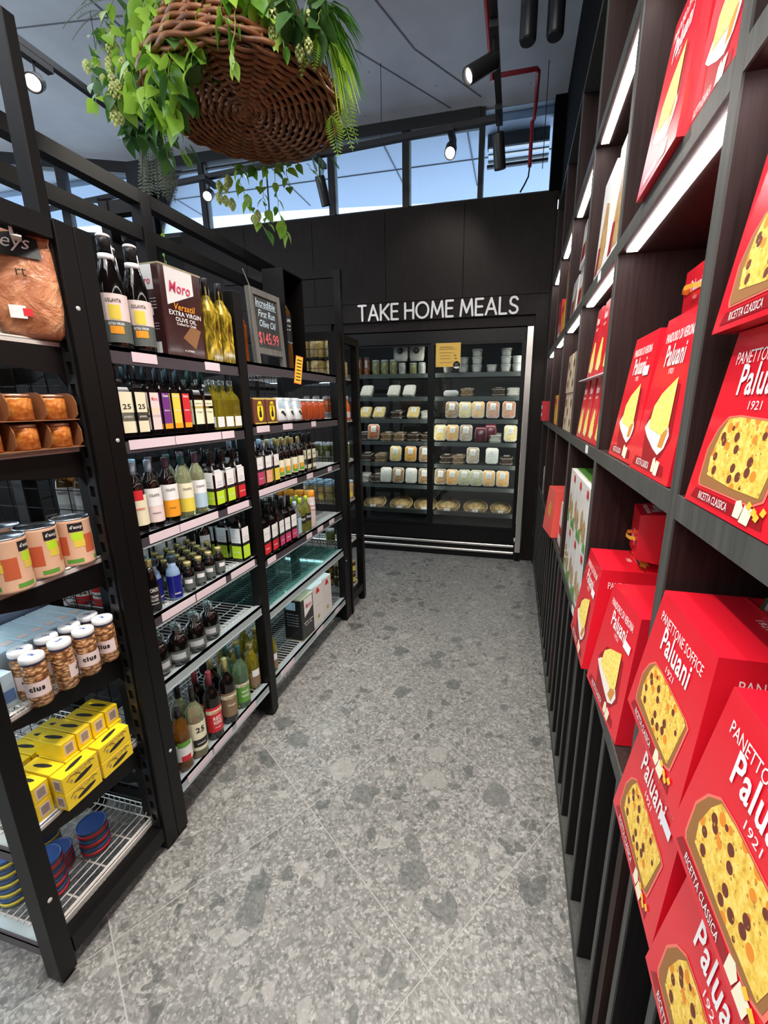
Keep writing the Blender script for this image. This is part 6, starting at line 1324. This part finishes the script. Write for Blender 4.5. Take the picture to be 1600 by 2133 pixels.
for a_, b_, sg_r, ll_, n_, mt_ in (
 ((-0.79, 1.739, 2.701), (-0.826, 1.744, 2.549), 0.02, 0.025, 16, 'L4'),
 ((-0.755, 1.739, 2.668), (-0.781, 1.761, 2.575), 0.02, 0.025, 16, 'L4'),
 ((-0.704, 1.743, 2.635), (-0.671, 1.788, 2.574), 0.02, 0.025, 16, 'L4'),
 ((-0.77, 1.727, 2.635), (-0.903, 1.743, 2.618), 0.02, 0.025, 16, 'L4'),
 ((-0.828, 2.035, 2.729), (-0.725, 2.05, 2.486), 0.03, 0.045, 18, 'L4'),
 ((-0.823, 2.015, 2.651), (-0.743, 2.037, 2.456), 0.03, 0.045, 18, 'L4'),
 ((-0.835, 2.023, 2.69), (-0.787, 2.045, 2.526), 0.03, 0.045, 18, 'L4'),
 ((-0.809, 2.044, 2.749), (-0.743, 2.066, 2.566), 0.03, 0.045, 18, 'L4'),
 ((-0.823, 1.995, 2.574), (-0.802, 2.015, 2.426), 0.03, 0.045, 18, 'L4'),
 ((-0.964, 2.184, 2.533), (-0.968, 2.22, 2.471), 0.0, 0.03, 12, 'L2'),
 ((-0.997, 2.175, 2.533), (-0.996, 2.217, 2.487), 0.0, 0.03, 12, 'L2'),
 ((-0.91, 2.197, 2.533), (-0.893, 2.246, 2.5), 0.0, 0.03, 12, 'L2'),
 ((-1.812, 1.967, 3.109), (-2.062, 1.938, 3.031), 0.03, 0.05, 18, 'L5'),
 ((-1.79, 1.962, 3.068), (-2.018, 1.935, 2.979), 0.03, 0.05, 18, 'L5'),
 ((-1.752, 1.986, 3.129), (-1.985, 1.984, 3.134), 0.03, 0.05, 18, 'L5'),
 ((-1.767, 1.956, 3.028), (-2.002, 1.964, 3.072), 0.03, 0.05, 18, 'L5'),
 ((-1.021, 2.16, 3.106), (-0.879, 2.249, 3.11), 0.03, 0.05, 18, 'L5'),
 ((-1.042, 2.16, 3.126), (-0.894, 2.218, 3.006), 0.03, 0.05, 18, 'L5'),
 ((-0.979, 2.165, 3.086), (-0.897, 2.228, 3.048), 0.03, 0.05, 18, 'L5'),
 ((-1.793, 2.053, 2.635), (-1.805, 2.051, 2.433), 0.0, 0.022, 18, 'L5'),
 ((-1.767, 2.0, 2.645), (-1.79, 1.968, 2.339), 0.0, 0.022, 18, 'L5'),
 ((-1.69, 2.083, 2.642), (-1.687, 2.065, 2.367), 0.0, 0.022, 18, 'L5'),
 ((-1.82, 2.066, 2.637), (-1.832, 2.046, 2.37), 0.0, 0.022, 18, 'L5'),
 ((-1.694, 2.029, 2.647), (-1.687, 2.008, 2.355), 0.0, 0.022, 18, 'L5'),
 ((-1.854, 2.077, 2.628), (-1.861, 2.078, 2.437), 0.0, 0.022, 18, 'L5'),
 ((-1.702, 2.034, 2.585), (-1.692, 2.045, 2.416), 0.0, 0.022, 18, 'L5'),
 ((-1.643, 2.008, 2.568), (-1.665, 2.022, 2.44), 0.0, 0.022, 18, 'L5'),
 ((-1.678, 2.063, 2.633), (-1.685, 2.05, 2.388), 0.0, 0.022, 18, 'L5'),
 ((-1.809, 2.105, 2.677), (-1.819, 2.089, 2.422), 0.0, 0.022, 18, 'L5'),
 ((-1.735, 2.067, 2.604), (-1.712, 2.064, 2.367), 0.0, 0.022, 18, 'L5'),
 ((-1.794, 2.035, 2.601), (-1.79, 2.023, 2.345), 0.0, 0.022, 18, 'L5'),
 ((-1.685, 2.025, 2.633), (-1.679, 2.004, 2.343), 0.0, 0.022, 18, 'L5'),
 ((-1.839, 2.067, 2.622), (-1.872, 2.043, 2.357), 0.0, 0.022, 18, 'L5'),
 ((-1.803, 2.106, 2.693), (-1.805, 2.098, 2.462), 0.0, 0.022, 18, 'L5'),
 ((-1.78, 2.001, 2.602), (-1.791, 2.014, 2.456), 0.0, 0.022, 18, 'L5'),
 ((-1.662, 2.018, 2.567), (-1.642, 2.029, 2.39), 0.0, 0.022, 18, 'L5'),
 ((-1.786, 2.014, 2.61), (-1.82, 2.021, 2.464), 0.0, 0.022, 18, 'L5'),
 ((-1.703, 2.027, 2.64), (-1.69, 2.035, 2.455), 0.0, 0.022, 18, 'L5'),
 ((-1.678, 2.054, 2.593), (-1.682, 2.062, 2.424), 0.0, 0.022, 18, 'L5'),
 ((-1.776, 2.114, 2.658), (-1.77, 2.109, 2.428), 0.0, 0.022, 18, 'L5'),
 ((-1.714, 2.016, 2.615), (-1.726, 2.0, 2.36), 0.0, 0.022, 18, 'L5'),
 ((-1.664, 2.047, 2.617), (-1.686, 2.036, 2.392), 0.0, 0.022, 18, 'L5'),
 ((-1.675, 1.99, 2.628), (-1.669, 1.975, 2.357), 0.0, 0.022, 18, 'L5'),
 ((-1.749, 2.081, 2.649), (-1.755, 2.066, 2.394), 0.0, 0.022, 18, 'L5'),
 ((-1.769, 2.134, 2.713), (-1.761, 2.134, 2.503), 0.0, 0.022, 18, 'L5'),
 ((-1.581, 2.044, 2.579), (-1.541, 2.091, 2.518), 0.0, 0.04, 14, 'L2'),
 ((-1.602, 2.036, 2.568), (-1.581, 2.079, 2.507), 0.0, 0.04, 14, 'L4'),
 ((-1.56, 2.052, 2.589), (-1.549, 2.095, 2.54), 0.0, 0.04, 14, 'L2'),
 ((-1.805, 1.92, 2.722), (-1.807, 1.948, 2.626), 0.01, 0.035, 12, 'L4'),
 ((-1.796, 1.926, 2.734), (-1.811, 1.945, 2.617), 0.01, 0.035, 12, 'L2'),
 ((-1.801, 1.923, 2.728), (-1.793, 1.959, 2.654), 0.01, 0.035, 12, 'L4'),
 ((-1.777, 1.921, 2.698), (-1.797, 1.946, 2.609), 0.01, 0.035, 12, 'L2'),
 ((-1.76, 1.936, 2.74), (-1.786, 1.956, 2.636), 0.01, 0.035, 12, 'L4'),
 ((-1.77, 1.937, 2.751), (-1.788, 1.96, 2.655), 0.01, 0.035, 12, 'L2'),
 ((-1.757, 1.933, 2.723), (-1.741, 1.967, 2.638), 0.01, 0.035, 12, 'L4'),
 ((-1.797, 1.918, 2.706), (-1.78, 1.948, 2.599), 0.01, 0.035, 12, 'L2'),
 ((-1.809, 1.927, 2.75), (-1.816, 1.956, 2.664), 0.01, 0.035, 12, 'L4'),
 ((-1.757, 1.924, 2.69), (-1.784, 1.946, 2.596), 0.01, 0.035, 12, 'L2'),
): comb(a_, b_, sg_r, ll_, n_, FM[mt_], 'fern_frond' if ll_ > .023 else 'hanging_strand')
tuft((-0.825, 1.876, 2.77), [(-0.692, 2.026, 2.684), (-0.715, 1.901, 2.749), (-0.655, 1.921, 2.716), (-0.712, 1.915, 2.682), (-0.606, 1.833, 2.681), (-0.685, 2.063, 2.635), (-0.755, 2.021, 2.601), (-0.781, 2.005, 2.655), (-0.663, 1.881, 2.628), (-0.689, 1.828, 2.673), (-0.732, 2.048, 2.804), (-0.789, 1.945, 2.577), (-0.679, 2.036, 2.615), (-0.732, 2.052, 2.882), (-0.778, 1.989, 2.77), (-0.753, 2.073, 2.787), (-0.67, 1.882, 2.676), (-0.685, 2.035, 2.735), (-0.739, 1.967, 2.778), (-0.698, 2.061, 2.839), (-0.674, 2.021, 2.632), (-0.819, 2.014, 2.699), (-0.751, 1.873, 2.701), (-0.703, 1.937, 2.693), (-0.633, 1.855, 2.738), (-0.72, 1.829, 2.704), (-0.595, 1.807, 2.488), (-0.692, 1.898, 2.696), (-0.737, 1.946, 2.642), (-0.716, 1.907, 2.738), (-0.786, 1.982, 2.696), (-0.698, 1.873, 2.741), (-0.756, 2.006, 2.692), (-0.734, 1.945, 2.599), (-0.72, 1.944, 2.714), (-0.701, 2.008, 2.737), (-0.723, 1.967, 2.763), (-0.681, 1.956, 2.795), (-0.759, 2.029, 2.627), (-0.751, 1.984, 2.596), (-0.702, 1.824, 2.613), (-0.699, 2.048, 2.692), (-0.687, 2.002, 2.662), (-0.716, 1.997, 2.819), (-0.818, 2.029, 2.845), (-0.735, 1.837, 2.721), (-0.613, 1.836, 2.678), (-0.701, 2.081, 2.867), (-0.723, 2.047, 2.644), (-0.644, 1.784, 2.496), (-0.692, 2.009, 2.711), (-0.81, 2.028, 2.671), (-0.782, 1.955, 2.743), (-0.635, 1.876, 2.691), (-0.771, 1.993, 2.683), (-0.715, 1.915, 2.696), (-0.686, 1.818, 2.619), (-0.691, 1.876, 2.507), (-0.699, 2.03, 2.822), (-0.671, 1.938, 2.621)], leafm('grass_green', (.03, .14, .01), (.22, .50, .05)))
tuft((-0.815, 1.962, 2.763), [(-0.752, 2.021, 2.609), (-0.778, 2.0, 2.673), (-0.673, 1.933, 2.566), (-0.681, 1.9, 2.59), (-0.73, 1.884, 2.538), (-0.782, 2.026, 2.609), (-0.729, 1.905, 2.534), (-0.665, 1.889, 2.532), (-0.748, 1.943, 2.644), (-0.72, 1.914, 2.605), (-0.702, 1.842, 2.488), (-0.679, 1.972, 2.593), (-0.746, 1.996, 2.569), (-0.731, 1.989, 2.61), (-0.703, 2.002, 2.624), (-0.652, 1.887, 2.543), (-0.757, 1.962, 2.568), (-0.65, 1.876, 2.489), (-0.723, 1.867, 2.568), (-0.728, 2.019, 2.576), (-0.723, 1.875, 2.497), (-0.688, 1.833, 2.487), (-0.736, 1.868, 2.499), (-0.747, 1.97, 2.589), (-0.762, 1.917, 2.592), (-0.729, 1.966, 2.632), (-0.679, 1.962, 2.599), (-0.772, 1.974, 2.634), (-0.789, 2.005, 2.573), (-0.742, 1.883, 2.494), (-0.673, 1.887, 2.511), (-0.725, 2.005, 2.595), (-0.779, 2.026, 2.6), (-0.669, 1.851, 2.518), (-0.739, 1.992, 2.629), (-0.674, 1.866, 2.523)], L4)
for pts_, kd_, n_, sp_r, sc_r, cn_ in (
 ([(-1.163, 1.642, 2.843), (-1.149, 1.617, 2.732), (-1.154, 1.586, 2.62), (-1.145, 1.563, 2.524)], 'big', 11, 0.8, 1, 0),
 ([(-1.228, 1.653, 2.863), (-1.217, 1.622, 2.734), (-1.23, 1.589, 2.62), (-1.24, 1.557, 2.507)], 'big', 12, 0.8, 1, 0),
 ([(-1.31, 1.659, 2.883), (-1.316, 1.623, 2.752), (-1.326, 1.591, 2.637), (-1.307, 1.57, 2.539)], 'big', 12, 0.8, 1, 0),
 ([(-1.1, 1.631, 2.823), (-1.098, 1.607, 2.729), (-1.1, 1.588, 2.658)], 'mix', 7, 0.8, 1, 0),
 ([(-1.329, 1.734, 2.943), (-1.326, 1.681, 2.738), (-1.33, 1.644, 2.601)], 'dark', 12, 0.8, 1, 0),
 ([(-1.396, 1.691, 2.923), (-1.386, 1.649, 2.755), (-1.371, 1.622, 2.637)], 'ivy', 10, 0.8, 1, 0),
 ([(-1.179, 1.691, 2.883), (-1.16, 1.653, 2.719), (-1.161, 1.629, 2.628), (-1.135, 1.612, 2.538)], 'dark', 9, 0.8, 1, 0),
 ([(-0.944, 1.639, 2.788), (-0.923, 1.622, 2.702)], 'big', 5, 0.8, 1, 0),
 ([(-0.847, 1.689, 2.807), (-0.825, 1.67, 2.712), (-0.804, 1.663, 2.665)], 'dark', 7, 0.8, 1, 0),
 ([(-1.007, 1.628, 2.803), (-0.971, 1.614, 2.718)], 'ivy', 5, 0.8, 1, 0),
 ([(-0.767, 1.788, 2.865), (-0.747, 1.763, 2.75), (-0.756, 1.743, 2.685)], 'dark', 8, 0.8, 1, 0),
): vine(pts_, SETS[kd_], n_, sp_r, sc_r, cn_)
# ============================================================ TRACKS, SPOTLIGHTS, PIPES
LAMP = mat('lamp_face', (1, 1, 1), .5, emit=(1, .93, .82), es=60)
LAMPL = mat('lamp_face_low', (1, 1, 1), .5, emit=(1, .92, .80), es=12)
def track(name, label, a, b, z, w=.034, wires=()):
    t = empty(name, (0, 0, 0), 0, label, 'lighting track'); A_, B_ = Vector((*a, z)), Vector((*b, z)); d = (B_-A_).normalized(); n = Vector((-d.y, d.x, 0))*w/2
    MB().prism([(A_.x-n.x, A_.y-n.y), (B_.x-n.x, B_.y-n.y), (B_.x+n.x, B_.y+n.y), (A_.x+n.x, A_.y+n.y)], z, z+.032).build('rail', WFR, t)
    for x, y in wires: MB().rod((x, y, z+.03), (x, y, 3.55), .0022).build('suspension_wire', DKMET, t)
    return t
ZT = 3.10
track('lighting_track', 'black lighting track running across in front of the high windows', (-4.3, 3.50), (-.21, 3.20), ZT, wires=((-.98, 3.26), (-3.0, 3.40), (-2.0, 3.33)))
track('lighting_track', 'black lighting track running along the aisle ceiling toward the windows', (-.196, .3), (-.196, 3.22), ZT+.002, wires=((-.196, 1.0),))
track('lighting_track', 'black lighting track on the ceiling left of the hanging basket', (-2.45, .3), (-2.45, 3.0), ZT+.004, wires=((-2.45, 2.5),))
def lamp(loc, tgt, label, on=60, pw=14, ln=.17, rad=.036, lowm=False):
    t = empty('spotlight', loc, 0, label, 'spotlight'); d = (Vector(tgt)-Vector(loc)).normalized(); q = d.to_track_quat('-Z', 'Y'); Mx = q.to_matrix().to_4x4()
    m = MB(); m.T = Mx; m.lathe([(rad*.9, .01), (rad, .0), (rad, -ln+.008), (rad*.96, -ln), (rad*.86, -ln), (rad*.80, -ln+.02), (rad*.3, -ln+.022)], 20); m.build('housing', WFR, t)
    m = MB(); m.T = Mx; m.lathe([(rad*.78, -ln+.0205), (rad*.78, -ln+.0185)], 16); m.build('lens', LAMPL if lowm else LAMP, t)
    top = ZT-loc[2]; MB().rod((0, 0, -.01), (0, 0, top-.012), .006, 6).build('stem', WFR, t); MB().box(-.02, -.07, top-.030, .02, .09, top-.001).build('driver_box', WFR, t)
    p = Vector(loc)+d*(ln+.02); spot('spotlight_beam', p, p+d, pw, ang=42, size=.025)
lamp((-.196, 2.52, 2.985), (-1.0, 1.9, 2.3), 'black cylinder spotlight nearest overhead, aimed left over the rack', pw=26)
lamp((-.196, 3.10, 2.98), (-.08, 3.45, 1.9), 'black cylinder spotlight under the track corner, aimed down at the fridge', lowm=True, pw=10)
lamp((-.50, 3.225, 3.01), (-.36, 1.8, 2.0), 'bright spotlight glaring at the camera in front of the right window', pw=22)
lamp((-1.46, 3.30, 2.98), (-1.36, 3.75, 1.9), 'black cylinder spotlight hanging right of the basket vines', lowm=True, pw=10)
lamp((-2.42, 3.36, 3.00), (-1.6, 1.8, 2.1), 'bright spotlight glaring behind the hanging basket greenery', pw=22)
lamp((-3.55, 3.455, 3.00), (-3.2, 3.9, 2.3), 'black cylinder spotlight at the left in front of the angled window', lowm=True, pw=6, ln=.22)
lamp((-2.45, 2.10, 2.99), (-2.0, 1.6, 2.6), 'black cylinder spotlight half hidden behind the tall rack post', lowm=True, pw=8, ln=.15, rad=.04)
PIPE = C('red_pipe', (.28, .02, .03), .4)
MB().tube([(-.268, 1.6, 3.42), (-.264, 3.34, 3.42), (-.262, 3.345, 3.40)], .014, 8).build('sprinkler_pipe', PIPE, label='red sprinkler pipe running along the ceiling beside the track', cat='pipe')
MB().tube([(-.245, 3.34, 3.42), (.01, 3.34, 3.42), (.02, 3.36, 3.42), (.015, 3.82, 3.42), (.0, 3.832, 3.40), (.0, 3.835, 3.12)], .014, 8).build('sprinkler_pipe', PIPE, label='red sprinkler pipe turning across and down by the right window', cat='pipe')
MB().tube([(0, 3.815, 3.12), (-.005, 3.812, 3.05), (-.03, 3.81, 3.00), (-.06, 3.812, 2.952)], .006, 6).build('cable', BLACKM, label='black cable curving down to the top of the back wall', cat='cable')
dc = empty('duct_pair', (0, 0, 0), 0, 'pair of black round ducts hanging at the top near the right wall', 'duct')
for x in (-.045, .085): MB().lathe([(.036, 3.16), (.042, 3.17), (.042, 3.50), (.036, 3.549)], 16, x, 2.72).build('duct', C('duct_black', (.02, .022, .026), .35), dc)
un = MB().box(-.14, 2.66, 3.33, .17, 2.70, 3.335)
for i in range(9): un.box(-.135+i*.034, 2.655, 3.336, -.118+i*.034, 2.66, 3.352)
un.box(-.14, 2.655, 3.352, .17, 2.66, 3.358).box(-.14, 2.655, 3.33, .17, 2.66, 3.336); un.build('slotted_channel', CHROME, dc)
for x in (-.15, .12): MB().rod((x, 2.68, 3.33), (x, 2.68, 3.549), .003).build('hanger_rod', DKMET, dc)
MB().rod((.085, 3.5, 2.95), (.085, 3.5, 3.549), .0025).build('hanging_rod', DKMET, label='thin vertical rod hanging by the right window', cat='rod')
MB().lathe([(.05, 3.549), (.05, 3.50), (.035, 3.48)], 20, -.83, 2.62).build('ceiling_speaker', WFR, label='small black round ceiling device right of the basket', cat='ceiling speaker')
